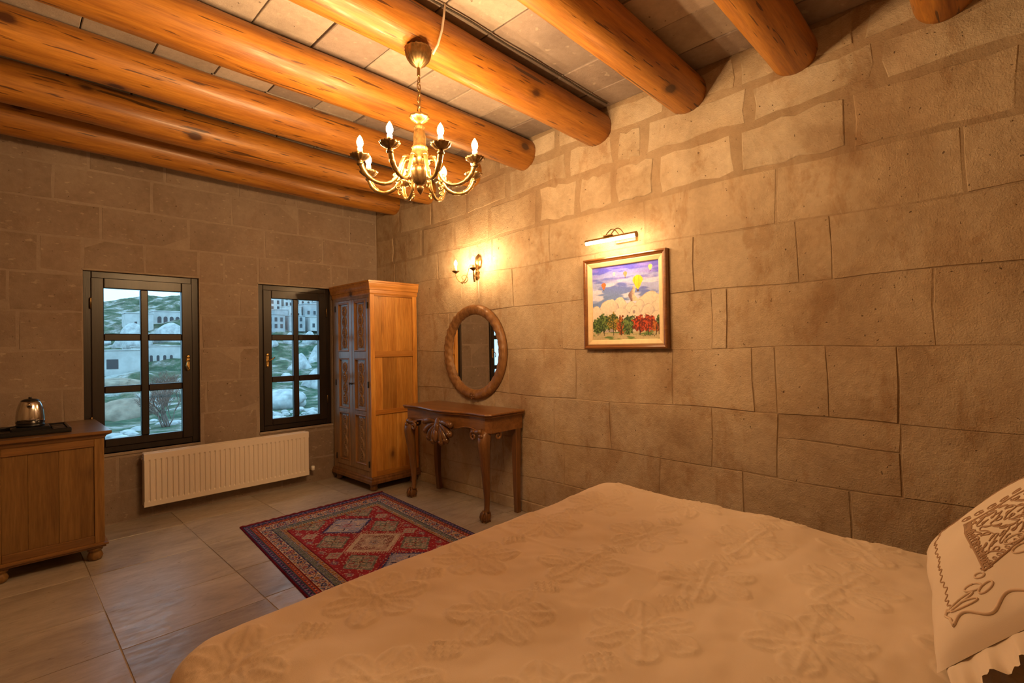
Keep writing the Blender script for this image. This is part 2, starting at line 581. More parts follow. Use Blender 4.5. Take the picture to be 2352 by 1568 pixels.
def stone(mb_uv, u0, u1, v0, v1, w0, w1, ch, jit, rng, warp=None):
    """irregular chamfered block; mb_uv maps (u,v,w) to xyz. w1 = proud face."""
    pts = []
    def side(a, b, n):
        for i in range(n):
            t = i / n
            pts.append((a[0] + (b[0] - a[0]) * t, a[1] + (b[1] - a[1]) * t))
    nu = 5 if (u1 - u0) > 0.22 else 3
    side((u0, v0), (u1, v0), nu); side((u1, v0), (u1, v1), 2)
    side((u1, v1), (u0, v1), nu); side((u0, v1), (u0, v0), 2)
    cu, cv = (u0 + u1) / 2, (v0 + v1) / 2
    j = [(p[0] + (1 if p[0] < cu else -1) * rng.random() * jit, p[1] + (1 if p[1] < cv else -1) * rng.random() * jit) for p in pts]
    if warp:
        j = [warp(*p) for p in j]
        cu, cv = sum(p[0] for p in j) / len(j), sum(p[1] for p in j) / len(j)
    n = len(j)
    t1, t2 = (rng.random() - .5) * 0.006, (rng.random() - .5) * 0.006
    def inset(p, d):
        dx, dy = cu - p[0], cv - p[1]
        l = max(1e-6, math.hypot(dx, dy))
        return (p[0] + dx / l * d * 1.3, p[1] + dy / l * d * 1.3)
    a = [mb_uv(p[0], p[1], w0) for p in j]
    b = [mb_uv(p[0], p[1], w1 - ch) for p in j]
    c = []
    for p in j:
        q = inset(p, ch)
        c.append(mb_uv(q[0], q[1], w1 + t1 * (q[0] - cu) / max(.1, u1 - u0) + t2 * (q[1] - cv) / max(.1, v1 - v0)))
    fs = []
    for i in range(n):
        k = (i + 1) % n
        fs.append((i, k, n + k, n + i)); fs.append((n + i, n + k, 2 * n + k, 2 * n + i))
    fs.append(tuple(2 * n + i for i in range(n)))
    return a + b + c, fs


def add_stone(name, parent, mat, mp, flip, *args, **kw):
    vs, fs = stone(mp, *args, **kw)
    if flip:
        fs = [f[::-1] for f in fs]
    cx = tuple(sum(p[i] for p in vs) / len(vs) for i in range(3))
    mb = MB(); mb.add(vs, fs)
    return mb.build(name, mat, parent, cx)


# ------------------------------------------------------------------ structure: floor
TH = 0.35
floor = MB().box(XL - TH, XR + TH, YF - TH, YB + TH, -0.2, -0.003).build('floor', 'grout')
tag(floor, 'pale travertine floor laid in large tiles', 'floor', kind='structure')
rng = random.Random(3)
xs = [XL, -0.83, -0.22, 0.385, 1.005, 1.62, 2.23, 2.84, XR]
yl = [YF, 0.2, 1.1, 2.0, 2.85, 3.32, 3.92, 4.55, YB]
for i in range(len(xs) - 1):
    ysplit = [y + (0.0 if i % 2 else 0.02) for y in yl]
    ysplit[0], ysplit[-1] = YF, YB
    for j in range(len(ysplit) - 1):
        if (i * 3 + j) % 7 == 3 and j + 1 < len(ysplit) - 1:
            pass
        g = 0.0022
        add_stone('floor_tile', floor, 'floor', lambda u, v, w: (u, v, w), False,
                  xs[i] + g, xs[i + 1] - g, ysplit[j] + g, ysplit[j + 1] - g, -0.02, 0.0, 0.001, 0.0008, rng)

# ------------------------------------------------------------------ structure: right wall
wr = MB().box(XR + 0.004, XR + TH, YF - TH, YB + TH, -0.2, 3.3).build('wall_right', 'mortar_r')
tag(wr, 'warm tuff stone wall beside the bed', 'wall', kind='structure')
courses = [
    (2.798, 2.989, [-0.2, 0.45, 1.05, 1.48, 2.36, 3.02, 3.65, 4.25], 0.009),
    (2.569, 2.798, [-0.3, 0.39, 0.98, 1.64, 1.865, 2.27, 2.9, 3.42, 3.95, 4.5], 0.011),
    (2.283, 2.569, [-0.1, 0.51, 1.05, 1.55, 1.875, 2.19, 2.58, 3.12, 3.6, 4.1, 4.62], 0.011),
    (1.982, 2.283, [0.09, 0.85, 1.65, 2.46, 3.1, 3.86, 4.6], 0.004),
    (1.656, 1.982, [-0.15, 0.6, 0.755, 1.32, 2.05, 2.86, 3.5, 4.3], 0.0022),
    (1.304, 1.656, [0.2, 1.13, 1.22, 1.75, 2.35, 3.0, 3.7, 4.4], 0.0022),
    (0.942, 1.304, [0.34, 0.63, 0.87, 0.99, 1.47, 2.23, 2.92, 3.5, 4.2], 0.0022),
    (0.596, 0.942, [0.33, 0.87, 1.23, 1.94, 2.44, 3.1, 3.8, 4.5], 0.0022),
    (0.28, 0.596, [0.07, 0.54, 1.05, 1.57, 2.36, 3.0, 3.6, 4.3], 0.0022),
    (0.088, 0.28, [0.3, 0.95, 1.75, 2.55, 3.3, 4.1], 0.0022),
]


def warp_r(y, z):
    t = min(1, max(0, (y - 2.6) / 0.8))
    k = 0.0 if (z < 0.1 or z > 2.95) else 1.0
    return (y + k * 0.006 * math.sin(9 * z + 3 * y), z - (0.042 * t if 2.1 < z < 2.75 else 0.0) + k * (0.007 * math.sin(2.7 * y + 5 * z) + 0.004 * math.sin(7.3 * y + 11 * z)))


rng = random.Random(11)
for ci, (z0, z1, sp, g0) in enumerate(courses):
    e = [YF] + sp + [YB]
    for a, b in zip(e[:-1], e[1:]):
        mid = (a + b) / 2
        pale = (ci in (0, 1) and mid < 2.75) or (ci == 2 and 0.42 < mid < 2.75)
        parts = [(z0, z1)]
        if ci == 7 and 0.3 < mid < 0.9:
            parts = [(z0, 0.812), (0.812, z1)]
        for q0, q1 in parts:
            g = g0 if g0 > 0.003 else rng.choice((0.0004, 0.0006, 0.001, 0.002))
            add_stone('stone_block', wr, 'stone_p' if pale else 'stone_r', lambda u, v, w: (XR + 0.02 - w, u, v), True,
                      a + g, b - g, q0 + g, q1 - g, 0.0, 0.02 + (rng.random() - 0.5) * 0.004,
                      0.004 if g > 0.006 else 0.0022, 0.030 if pale else (0.014 if g > 0.006 else 0.004), rng, warp=warp_r)
bb = tag(MB().box(XR - 0.012, XR + 0.02, YF, YB, 0, 0.085, 0.004).build('baseboard_right', 'stone_r'), kind='structure')

# ------------------------------------------------------------------ structure: window wall
W1 = (0.462, 1.232, 0.55, 1.968)
W2 = (1.718, 2.436, 0.565, 1.958)
wb = MB()
yb0, yb1 = YB + 0.003, YB + TH
for x0, x1, z0, z1 in ((XL - TH, XR + TH, -0.2, 0.55), (XL - TH, XR + TH, 1.968, 3.3), (XL - TH, W1[0], 0.55, 1.968),
                       (W1[1], W2[0], 0.55, 1.968), (W2[1], XR + TH, 0.55, 1.968)):
    wb.box(x0, x1, yb0, yb1, z0, z1)
wb.box(W2[0], W2[1], yb0, yb1, 0.55, W2[2]); wb.box(W2[0], W2[1], yb0, yb1, W2[3], 1.968)
wb = wb.build('wall_back', 'mortar_b')
tag(wb, 'grey brown stone wall with two windows', 'wall', kind='structure')
zc = [0.0, 0.24, 0.515, 0.795, 1.075, 1.36, 1.646, 1.931, 2.207, 2.472, 2.74, 2.989]
off = {8: [0.57, 1.16, 1.78, 2.35], 7: [0.22, 0.85, 1.43, 2.0, 2.62], 9: [0.3, 0.9, 1.5, 2.1, 2.65]}
rng = random.Random(23)
for ci in range(len(zc) - 1):
    if ci in off:
        sp = [-0.7, -0.15] + off[ci]
    else:
        sp = []
        x = XL + 0.25 + rng.random() * 0.3
        while x < XR - 0.2:
            sp.append(x); x += 0.42 + rng.random() * 0.28
    e = [XL] + sp + [XR]
    for a, b in zip(e[:-1], e[1:]):
        rects = [(a, b, zc[ci], zc[ci + 1])]
        for W in (W1, W2):
            nr = []
            for r in rects:
                if r[1] <= W[0] or r[0] >= W[1] or r[3] <= W[2] or r[2] >= W[3]:
                    nr.append(r); continue
                if r[0] < W[0]: nr.append((r[0], W[0], r[2], r[3]))
                if r[1] > W[1]: nr.append((W[1], r[1], r[2], r[3]))
                i0, i1 = max(r[0], W[0]), min(r[1], W[1])
                if r[2] < W[2]: nr.append((i0, i1, r[2], W[2]))
                if r[3] > W[3]: nr.append((i0, i1, W[3], r[3]))
            rects = nr
        for r in rects:
            if r[1] - r[0] < 0.025 or r[3] - r[2] < 0.02:
                continue
            g = 0.0045
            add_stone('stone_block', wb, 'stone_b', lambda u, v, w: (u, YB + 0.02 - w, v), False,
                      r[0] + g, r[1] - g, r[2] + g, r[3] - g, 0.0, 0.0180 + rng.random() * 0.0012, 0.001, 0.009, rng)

for nm, bx in (('wall_left', (XL - TH, XL, YF - TH, YB + TH)), ('wall_front', (XL - TH, XR + TH, YF - TH, YF))):
    o = MB().box(*bx, -0.2, 3.3).build(nm, 'stone_r')
    tag(o, 'plain tuff stone wall of the bedroom', 'wall', kind='structure')

# ------------------------------------------------------------------ ceiling slabs and beams
ce = MB().box(XL - TH, XR + TH, YF - TH, YB + TH, 3.045, 3.3).build('ceiling', 'gap')
tag(ce, 'stone slab ceiling carried by round timber beams', 'ceiling', kind='structure')
BEAMS = [(4.60, 0.116), (3.985, 0.120), (3.34, 0.118), (2.70, 0.118), (2.005, 0.120), (1.335, 0.118), (0.765, 0.116), (0.135, 0.115)]
lines = [YB] + [b[0] for b in BEAMS] + [YF]
rng = random.Random(31)
for bi in range(len(lines) - 1):
    y1, y0 = lines[bi], lines[bi + 1]
    x = 0.30 - 0.304 * 5
    ed = [XL]
    while x < XR - 0.15:
        if x > XL + 0.1 and not (bi == 5 and abs(x - 2.04) < 0.1):
            ed.append(x + (rng.random() - .5) * 0.014)
        x += 0.3045
    ed.append(XR)
    for a, b in zip(ed[:-1], ed[1:]):
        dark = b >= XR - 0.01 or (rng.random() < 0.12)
        g = 0.001 + rng.random() * 0.002
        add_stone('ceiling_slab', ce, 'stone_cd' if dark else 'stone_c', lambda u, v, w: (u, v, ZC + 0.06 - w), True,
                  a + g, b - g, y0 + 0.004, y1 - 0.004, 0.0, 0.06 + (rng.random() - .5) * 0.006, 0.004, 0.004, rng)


def beam(y, r, seed, label):
    rs = random.Random(seed)
    n, m = 26, 46
    ph = [rs.random() * 6.28 for _ in range(8)]
    rings = []
    for i in range(m + 1):
        t = i / m
        x = XL - 0.05 + (XR + 0.06 - XL + 0.05) * t
        cy = 0.010 * math.sin(2.1 * t * 3 + ph[0]) + 0.004 * math.sin(9 * t + ph[1])
        cz = 0.006 * math.sin(1.7 * t * 3 + ph[2])
        ring = []
        for k in range(n):
            a = 2 * PI * k / n
            rr = r * (1 + 0.03 * math.sin(2 * a + ph[3]) + 0.02 * math.sin(3 * a + ph[4] + 2 * t) + 0.015 * math.sin(7 * t + ph[5] + a)
                      + 0.02 * math.sin(23 * t + ph[6]) * math.sin(a + ph[7]))
            ring.append((x, cy + rr * math.cos(a), cz + rr * math.sin(a)))
        rings.append(ring)
    o = MB().loft(rings).build('ceiling_beam', 'beam', None)
    o.location = (0, y, ZC - r - 0.002)
    return tag(o, label, 'beam', 'round timber beams under the ceiling')


BL = ['round orange timber beam against the window wall', 'second round timber beam from the window wall',
      'third round timber beam from the window wall', 'fourth round timber beam from the window wall, with a long crack',
      'round timber beam carrying the chandelier', 'round timber beam next beyond the chandelier beam, away from the windows',
      'second round timber beam beyond the chandelier beam, above the bed', 'round timber beam nearest the head of the bed']
for i, ((y, r), lb) in enumerate(zip(BEAMS, BL)):
    beam(y, r, 40 + i, lb)


# ------------------------------------------------------------------ windows
def window(idx, W, handle_left):
    x0, x1, z0, z1 = W
    root = bpy.data.objects.new('window_%d' % idx, None)
    COL.objects.link(root)
    root.location = ((x0 + x1) / 2, YB + 0.1, z0)
    tag(root, 'dark wood six pane casement window ' + ('with the kettle cabinet under it' if idx == 1 else 'beside the tall wardrobe'), 'window', kind='structure')
    O = root.location

    def bld(mb, name, mat, parent=root):
        mb.v = [(a - O[0], b - O[1], c - O[2]) for a, b, c in mb.v]
        return mb.build(name, mat, parent)
    yf = YB + 0.035
    fw = 0.052
    f = MB()
    f.box(x0, x0 + fw, yf, yf + 0.08, z0, z1, 0.004); f.box(x1 - fw, x1, yf, yf + 0.08, z0, z1, 0.004)
    f.box(x0 + fw, x1 - fw, yf, yf + 0.08, z1 - fw, z1, 0.004); f.box(x0 + fw, x1 - fw, yf, yf + 0.08, z0, z0 + fw, 0.004)
    bld(f, 'window_frame', 'frame_w')
    # sash
    a0, a1, b0, b1 = x0 + fw - 0.004, x1 - fw + 0.004, z0 + fw - 0.004, z1 - fw + 0.004
    px = [a0 + 0.078, (a0 + a1) / 2 - 0.026, (a0 + a1) / 2 + 0.026, a1 - 0.078]
    sw = 0.078
    zz0, zz1 = b0 + 0.062, b1 - 0.078
    mt = 0.056
    ph = (zz1 - zz0 - 2 * mt) / 3
    ys0, ys1 = yf - 0.012, yf + 0.045
    s = MB()
    s.box(a0, a0 + sw, ys0, ys1, b0, b1, 0.005); s.box(a1 - sw, a1, ys0, ys1, b0, b1, 0.005)
    s.box(a0 + sw, a1 - sw, ys0, ys1, zz1, b1, 0.005); s.box(a0 + sw, a1 - sw, ys0, ys1, b0, zz0, 0.005)
    sash = bld(s, 'sash', 'frame_w')
    mm = MB()
    mm.box(px[1], px[2], ys0 + 0.004, ys1 - 0.004, zz0, zz1, 0.006)
    for q in (1, 2):
        zb = zz0 + q * ph + (q - 1) * mt
        mm.box(a0 + sw, px[1], ys0 + 0.006, ys1 - 0.006, zb, zb + mt, 0.006)
        mm.box(px[2], a1 - sw, ys0 + 0.006, ys1 - 0.006, zb, zb + mt, 0.006)
    bld(mm, 'glazing_bars', 'frame_w')
    for q in range(3):
        zb = zz0 + q * (ph + mt)
        for xa, xb in ((px[0], px[1]), (px[2], px[3])):
            bld(MB().box(xa - 0.004, xb + 0.004, yf + 0.016, yf + 0.020, zb - 0.004, zb + ph + 0.004), 'pane', 'glass')
    # handle: plate and lever
    hx = (a0 + 0.035) if handle_left else (a1 - 0.035)
    hz = 1.245
    h = MB()
    h.box(hx - 0.014, hx + 0.014, ys0 - 0.006, ys0 + 0.002, hz - 0.065, hz + 0.055, 0.004)
    h.ell((hx, ys0 - 0.006, hz + 0.045), (0.015, 0.006, 0.016)); h.ell((hx, ys0 - 0.006, hz - 0.06), (0.015, 0.006, 0.016))
    plate = bld(h, 'handle_plate', 'brass')
    d = 1 if handle_left else -1
    lv = MB().tube([(hx, ys0, hz + 0.012), (hx, ys0 - 0.035, hz + 0.012), (hx + d * 0.012, ys0 - 0.042, hz + 0.0),
                    (hx + d * 0.02, ys0 - 0.044, hz - 0.03), (hx + d * 0.008, ys0 - 0.044, hz - 0.06)] if not handle_left else
                   [(hx, ys0, hz - 0.012), (hx, ys0 - 0.035, hz - 0.012), (hx + 0.02, ys0 - 0.044, hz - 0.002), (hx + 0.05, ys0 - 0.046, hz + 0.02)],
                   0.0065, 8)
    bld(lv, 'lever', 'brass')
    hxx = a1 + 0.002 if handle_left else a0 - 0.002
    for hz2 in (z0 + 0.25, z1 - 0.25):
        bld(MB().lathe([(0.007, -0.04), (0.007, 0.04), (0.004, 0.046)], 8, (hxx, ys0 - 0.003, hz2)), 'hinge', 'brassd')
    # stone sill and head strip
    bld(MB().box(x0 - 0.004, x1 + 0.004, YB - 0.006, yf + 0.01, z0 - 0.024, z0, 0.004), 'window_sill', 'sill')
    bld(MB().box(x0 - 0.006, x1 + 0.006, YB - 0.003, yf + 0.002, z1, z1 + 0.014, 0.003), 'head_bead', 'sill')
    return root


window(1, W1, False)
window(2, W2, True)


# ------------------------------------------------------------------ wardrobe (doors face the room, -x; plain side faces -y)
def wardrobe():
    O = (2.69, 4.56, 0.0)
    t = thing('wardrobe', 'tall pine wardrobe with carved panel doors, standing in the corner beside the window', 'wardrobe', O)

    def bld(mb, name, mat, parent=t, off=(0, 0, 0)):
        mb.v = [(a - O[0] - off[0], b - O[1] - off[1], c - O[2] - off[2]) for a, b, c in mb.v]
        return mb.build(name, mat, parent, None)
    x0, x1, y0, y1 = 2.43, 2.95, 4.19, 4.935
    zb, zt = 0.13, 1.855
    body = MB()
    body.box(x0 + 0.022, x1 - 0.01, y0 + 0.018, y1, zb, zt)
    bld(body, 'carcass', 'pine_z')
    # cornice: stepped and flared moulding, lofted around the plan
    def ring(d, z):
        return [(x0 - d, y0 - d, z), (x1 + min(d, 0.01), y0 - d, z), (x1 + min(d, 0.01), y1 + min(d, 0.02), z), (x0 - d, y1 + min(d, 0.02), z)]
    prof = [(0.002, zt - 0.012), (0.006, zt), (0.006, zt + 0.03), (0.012, zt + 0.034), (0.014, zt + 0.05), (0.02, zt + 0.068), (0.024, zt + 0.09), (0.024, zt + 0.097), (0.029, zt + 0.1), (0.029, zt + 0.116)]
    bld(MB().loft([ring(*p) for p in prof], smooth=False), 'cornice', 'pine_x')
    profb = [(0.020, 0.07), (0.020, 0.095), (0.012, 0.105), (0.012, 0.118), (0.002, 0.13), (0.002, 0.134)]
    bld(MB().loft([ring(*p) for p in profb], smooth=False), 'plinth', 'wal_z')
    for fx in (x0 + 0.035, x1 - 0.05):
        for fy in (y0 + 0.035, y1 - 0.05):
            bld(MB().lathe([(0.022, 0.0), (0.032, 0.006), (0.036, 0.024), (0.03, 0.04), (0.036, 0.048), (0.042, 0.07)], 16, (fx, fy, 0)), 'foot', 'wal_z')
    # side frame facing -y
    st = 0.045
    for nm, a, b in (('stile', x0, x0 + st), ('stile', x1 - 0.05, x1)):
        bld(MB().box(a, b, y0, y0 + 0.02, zb, zt, 0.002), nm, 'pine_z')
    rails = [(zb, 0.178), (0.708, 0.752), (1.25, 1.306), (1.83, zt)]
    for a, b in rails:
        bld(MB().box(x0 + st, x1 - 0.05, y0 + 0.001, y0 + 0.02, a, b, 0.002), 'rail', 'pine_x')
    pw = (x1 - 0.05) - (x0 + st)
    for pi, (a, b) in enumerate(((0.178, 0.708), (0.752, 1.25), (1.306, 1.83))):
        cuts = [0, 0.19, 0.55, 1.0] if pi != 1 else [0, 0.2, 0.56, 1.0]
        for c0, c1 in zip(cuts[:-1], cuts[1:]):
            bld(MB().box(x0 + st + pw * c0 + 0.0006, x0 + st + pw * c1 - 0.0006, y0 + 0.010 + 0.001 * (c0 > .3), y0 + 0.02, a, b, 0.0012), 'plank', 'pine_z')
    # front face frame (-x)
    xf = x0
    ymid = 4.531
    bld(MB().box(xf, xf + 0.022, y0 + 0.02, y0 + 0.034, zb, zt, 0.002), 'front_stile', 'carv')
    bld(MB().box(xf, xf + 0.022, y1 - 0.068, y1, zb, zt, 0.002), 'front_stile', 'carv')
    bld(MB().box(xf, xf + 0.022, y0 + 0.034, y1 - 0.068, zt - 0.04, zt, 0.002), 'front_rail', 'carv')
    bld(MB().box(xf, xf + 0.022, y0 + 0.034, y1 - 0.068, zb, zb + 0.05, 0.002), 'front_rail', 'carv')
    # carved relief shared by the six panels
    H, Wd = 0.452, 0.185
    nu, nv = 34, 80
    u = np.linspace(-1, 1, nu)[:, None] * np.ones((1, nv)); v = np.linspace(0, 1, nv)[None, :] * np.ones((nu, 1))
    ph = v * 2 * PI * 2.0
    h = np.zeros_like(u)
    for s in (-1, 1):
        h = np.maximum(h, np.exp(-((u - s * 0.42 * np.sin(ph)) / 0.10) ** 2))
    for c in (0.125, 0.375, 0.625, 0.875):
        d = np.hypot(u / 1.0, (v - c) * H / (Wd / 2))
        ang = np.arctan2((v - c) * H / (Wd / 2), u)
        h = np.maximum(h, 1.0 * np.exp(-((d - 0.24 - 0.06 * np.cos(6 * ang)) / 0.07) ** 2))
        h = np.maximum(h, np.exp(-(d / 0.09) ** 2))
    for c in (0.0, 0.25, 0.5, 0.75, 1.0):
        for s in (-1, 1):
            d = np.hypot((u - s * 0.55), (v - c) * H / (Wd / 2) * 0.7)
            h = np.maximum(h, 0.9 * np.exp(-(d / 0.16) ** 4) * (0.6 + 0.4 * np.cos(30 * (v - c) + s * 6 * u)))
    h = h * np.clip((0.93 - np.abs(u)) / 0.1, 0, 1) * np.clip(np.minimum(v, 1 - v) / 0.03, 0, 1)
    V = np.stack([-(h * 0.013), u * Wd / 2 * 0.86, (v - 0.5) * H * 0.94], -1).reshape(-1, 3)
    first = None
    for name_y0, name_y1, near in ((y0 + 0.036, ymid - 0.002, True), (ymid + 0.002, y1 - 0.07, False)):
        d = MB()
        cy = (name_y0 + name_y1) / 2
        panels = [(0.23, 0.705), (0.742, 1.24), (1.308, 1.79)]
        pa, pb = cy - 0.108, cy + 0.108
        xd0, xd1 = xf - 0.006, xf + 0.018
        d.box(xd0, xd1, name_y0, pa, zb + 0.052, zt - 0.042, 0.002); d.box(xd0, xd1, pb, name_y1, zb + 0.052, zt - 0.042, 0.002)
        zs = [zb + 0.052] + [q for p in panels for q in p] + [zt - 0.042]
        for a, b in zip(zs[0::2], zs[1::2]):
            d.box(xd0, xd1, pa, pb, a, b, 0.002)
        door = bld(d, 'door', 'carv')
        for a, b in panels:
            m = MB()
            w = 0.014
            for (ya, yb_, za, zb_) in ((pa, pa + w, a, b), (pb - w, pb, a, b), (pa + w, pb - w, a, a + w), (pa + w, pb - w, b - w, b)):
                m.box(xd0 - 0.004, xd1 - 0.002, ya, yb_, za, zb_, 0.004)
            bld(m, 'panel_moulding', 'rim', door)
            if first is None:
                I = np.arange(nu * nv).reshape(nu, nv)
                o = grid_mesh('carved_panel', V, nu, nv, 'carv', door)
                first = o
            else:
                o = link('carved_panel', first.data, door)
            o.location = (xf + 0.008 - O[0], cy - O[1], (a + b) / 2 - O[2])
            bld(MB().box(xf + 0.0085, xf + 0.016, pa + w, pb - w, a + w, b - w), 'panel_back', 'carv', door)
        ky = ymid + (-0.016 if near else 0.016)
        bld(MB().lathe([(0.004, 0), (0.004, 0.012), (0.010, 0.016), (0.011, 0.022), (0.006, 0.027)], 10, (0, 0, 0)), 'knob', 'iron', door, (0, 0, 0))
        kn = [c for c in door.children if c.name.startswith('knob')][0]
        kn.data.transform(Matrix.Translation((O[0], O[1], O[2])))
        kn.data.transform(Matrix.Rotation(-PI / 2, 4, 'Y'))
        kn.location = (xd0 - O[0], ky - O[1], 0.995)
        hy = name_y0 + 0.002 if near else name_y1 - 0.002
        for hz in (0.25, 0.995, 1.74):
            bld(MB().box(xd0 - 0.007, xd0 + 0.004, hy - 0.007, hy + 0.007, hz - 0.03, hz + 0.03, 0.003), 'hinge', 'iron', door)
    return t


wardrobe()


# ------------------------------------------------------------------ radiator
def radiator():
    x0, x1, z0, z1 = 0.808, 2.127, 0.106, 0.530
    yf = 4.85
    t = thing('radiator', 'long cream panel radiator with vertical ribs under the windows', 'radiator', (1.4675, 4.9, 0.0))
    O = t.location

    def bld(mb, name, mat, parent=t):
        mb.v = [(a - O[0], b - O[1], c - O[2]) for a, b, c in mb.v]
        return mb.build(name, mat, parent)
    nr = 33
    m = 0.022
    prof = [(x0, yf + 0.006), (x0 + 0.004, yf)]
    pitch = (x1 - x0 - 2 * m) / nr
    for i in range(nr):
        a = x0 + m + i * pitch
        prof += [(a + pitch * 0.10, yf), (a + pitch * 0.24, yf + 0.009), (a + pitch * 0.40, yf + 0.009), (a + pitch * 0.54, yf)]
    prof += [(x1 - 0.004, yf), (x1, yf + 0.006)]
    zl = [z0, z0 + 0.004, z0 + 0.04, z0 + 0.052, z1 - 0.062, z1 - 0.05, z1 - 0.004, z1]
    V = []
    for (x, y) in prof:
        for k, z in enumerate(zl):
            yy = y if k in (3, 4) else yf
            if k in (0, 7): yy = yf + 0.006
            V.append((x, yy, z))
    nz = len(zl)
    F = []
    for i in range(len(prof) - 1):
        for k in range(nz - 1):
            F.append((i * nz + k, (i + 1) * nz + k, (i + 1) * nz + k + 1, i * nz + k + 1))
    p = MB().add(V, F)
    p.box(x0, x1, yf + 0.0105, yf + 0.013, z0, z1)
    bld(p, 'front_panel', 'rad')
    bld(MB().box(x0 + 0.01, x1 - 0.01, yf + 0.058, yf + 0.07, z0, z1, 0.003), 'rear_panel', 'rad')
    for a, b in ((x0, x0 + 0.004), (x1 - 0.004, x1)):
        bld(MB().box(a, b, yf + 0.0135, yf + 0.075, z0 + 0.01, z1 - 0.002), 'side_cover', 'rad')
    g = MB()
    for i in range(60):
        a = x0 + 0.01 + (x1 - x0 - 0.02) * i / 60
        g.box(a, a + 0.006, yf + 0.014, yf + 0.075, z1 - 0.006, z1 - 0.002)
    g.box(x0 + 0.004, x1 - 0.004, yf + 0.013, yf + 0.02, z1 - 0.003, z1 + 0.003); g.box(x0 + 0.004, x1 - 0.004, yf + 0.07, yf + 0.077, z1 - 0.003, z1 + 0.003)
    bld(g, 'top_grille', 'rad')
    bld(MB().tube([(x1 - 0.01, yf + 0.04, z0 + 0.045), (x1 + 0.03, yf + 0.04, z0 + 0.045), (x1 + 0.045, yf + 0.045, z0 + 0.04), (x1 + 0.045, yf + 0.1, z0 + 0.025)], 0.008, 8), 'pipe', 'brassd')
    vv = MB().lathe([(0.012, 0), (0.018, 0.004), (0.018, 0.036), (0.012, 0.044)], 14, (x1 + 0.05, yf + 0.03, z0 + 0.035))
    bld(vv, 'valve_knob', 'radw')
    bld(MB().box(x0 - 0.014, x0 + 0.006, yf + 0.03, yf + 0.05, z1 - 0.05, z1 - 0.03, 0.004), 'bleed_valve', 'steel')
    for bx in (x0 + 0.25, x1 - 0.25):
        bld(MB().box(bx - 0.015, bx + 0.015, yf + 0.066, YB - 0.003, z0 + 0.05, z1 - 0.05), 'bracket', 'rad')


radiator()


# ------------------------------------------------------------------ low cabinet, tray, kettle
def cabinet():
    x0, x1, y0, y1 = -0.035, 0.485, 4.17, 4.9
    t = thing('cabinet', 'low pine cabinet with plain panelled side and bun feet, beside the radiator', 'cabinet', ((x0 + x1) / 2, (y0 + y1) / 2, 0))
    O = t.location

    def bld(mb, name, mat, parent=t):
        mb.v = [(a - O[0], b - O[1], c - O[2]) for a, b, c in mb.v]
        return mb.build(name, mat, parent)
    zt = 0.835
    bld(MB().box(x0 + 0.012, x1 - 0.012, y0 + 0.014, y1, 0.11, 0.79), 'carcass', 'cab_z')

    def ring(d, z):
        return [(x0 - d, y0 - d, z), (x1 + d, y0 - d, z), (x1 + d, y1 + min(d, 0.03), z), (x0 - d, y1 + min(d, 0.03), z)]
    bld(MB().loft([ring(*p) for p in [(0.001, 0.785), (0.006, 0.792), (0.012, 0.806), (0.028, 0.812), (0.036, 0.818), (0.036, zt - 0.003), (0.033, zt)]], smooth=False), 'worktop', 'cab_x')
    bld(MB().loft([ring(*p) for p in [(0.0, 0.085), (0.006, 0.088), (0.006, 0.098), (0.018, 0.102), (0.018, 0.112), (0.004, 0.118)]], smooth=False), 'base_moulding', 'cab_x')
    for a, b, mt in ((x0, x0 + 0.05, 'cab_z'), (x1 - 0.05, x1, 'cab_z')):
        bld(MB().box(a, b, y0, y0 + 0.03, 0.116, 0.786, 0.003), 'stile', mt)
    bld(MB().box(x0 + 0.05, x1 - 0.05, y0 + 0.001, y0 + 0.02, 0.735, 0.786, 0.003), 'rail', 'cab_x')
    bld(MB().box(x0 + 0.05, x1 - 0.05, y0 + 0.001, y0 + 0.02, 0.116, 0.165, 0.003), 'rail', 'cab_x')
    pw = x1 - x0 - 0.1
    for c0, c1 in ((0, 0.27), (0.27, 0.6), (0.6, 1.0)):
        bld(MB().box(x0 + 0.05 + pw * c0 + 0.0004, x0 + 0.05 + pw * c1 - 0.0004, y0 + 0.01, y0 + 0.02, 0.165, 0.735, 0.001), 'plank', 'cab_z')
    for fx in (x0 + 0.04, x1 - 0.045):
        for fy in (y0 + 0.045, y1 - 0.06):
            bld(MB().lathe([(0.022, 0.0), (0.034, 0.006), (0.042, 0.028), (0.034, 0.05), (0.03, 0.058), (0.04, 0.064), (0.044, 0.088)], 18, (fx, fy, 0)), 'foot', 'cab_z')
    # two doors on the side towards the room (+x)
    ym = (y0 + y1) / 2
    for a, b, s in ((y0 + 0.05, ym - 0.002, 1), (ym + 0.002, y1 - 0.04, -1)):
        d = MB()
        xx0, xx1 = x1 - 0.012, x1 + 0.004
        d.box(xx0, xx1, a, a + 0.05, 0.13, 0.775, 0.003); d.box(xx0, xx1, b - 0.05, b, 0.13, 0.775, 0.003)
        d.box(xx0, xx1, a + 0.05, b - 0.05, 0.13, 0.19, 0.003); d.box(xx0, xx1, a + 0.05, b - 0.05, 0.715, 0.775, 0.003)
        d.box(xx0, xx1 - 0.008, a + 0.05, b - 0.05, 0.19, 0.715)
        door = bld(d, 'door', 'cab_z')
        bld(MB().ell((xx1 + 0.014, (b - 0.025) if s > 0 else (a + 0.025), 0.47), (0.014, 0.012, 0.012)), 'knob', 'iron', door)


cabinet()


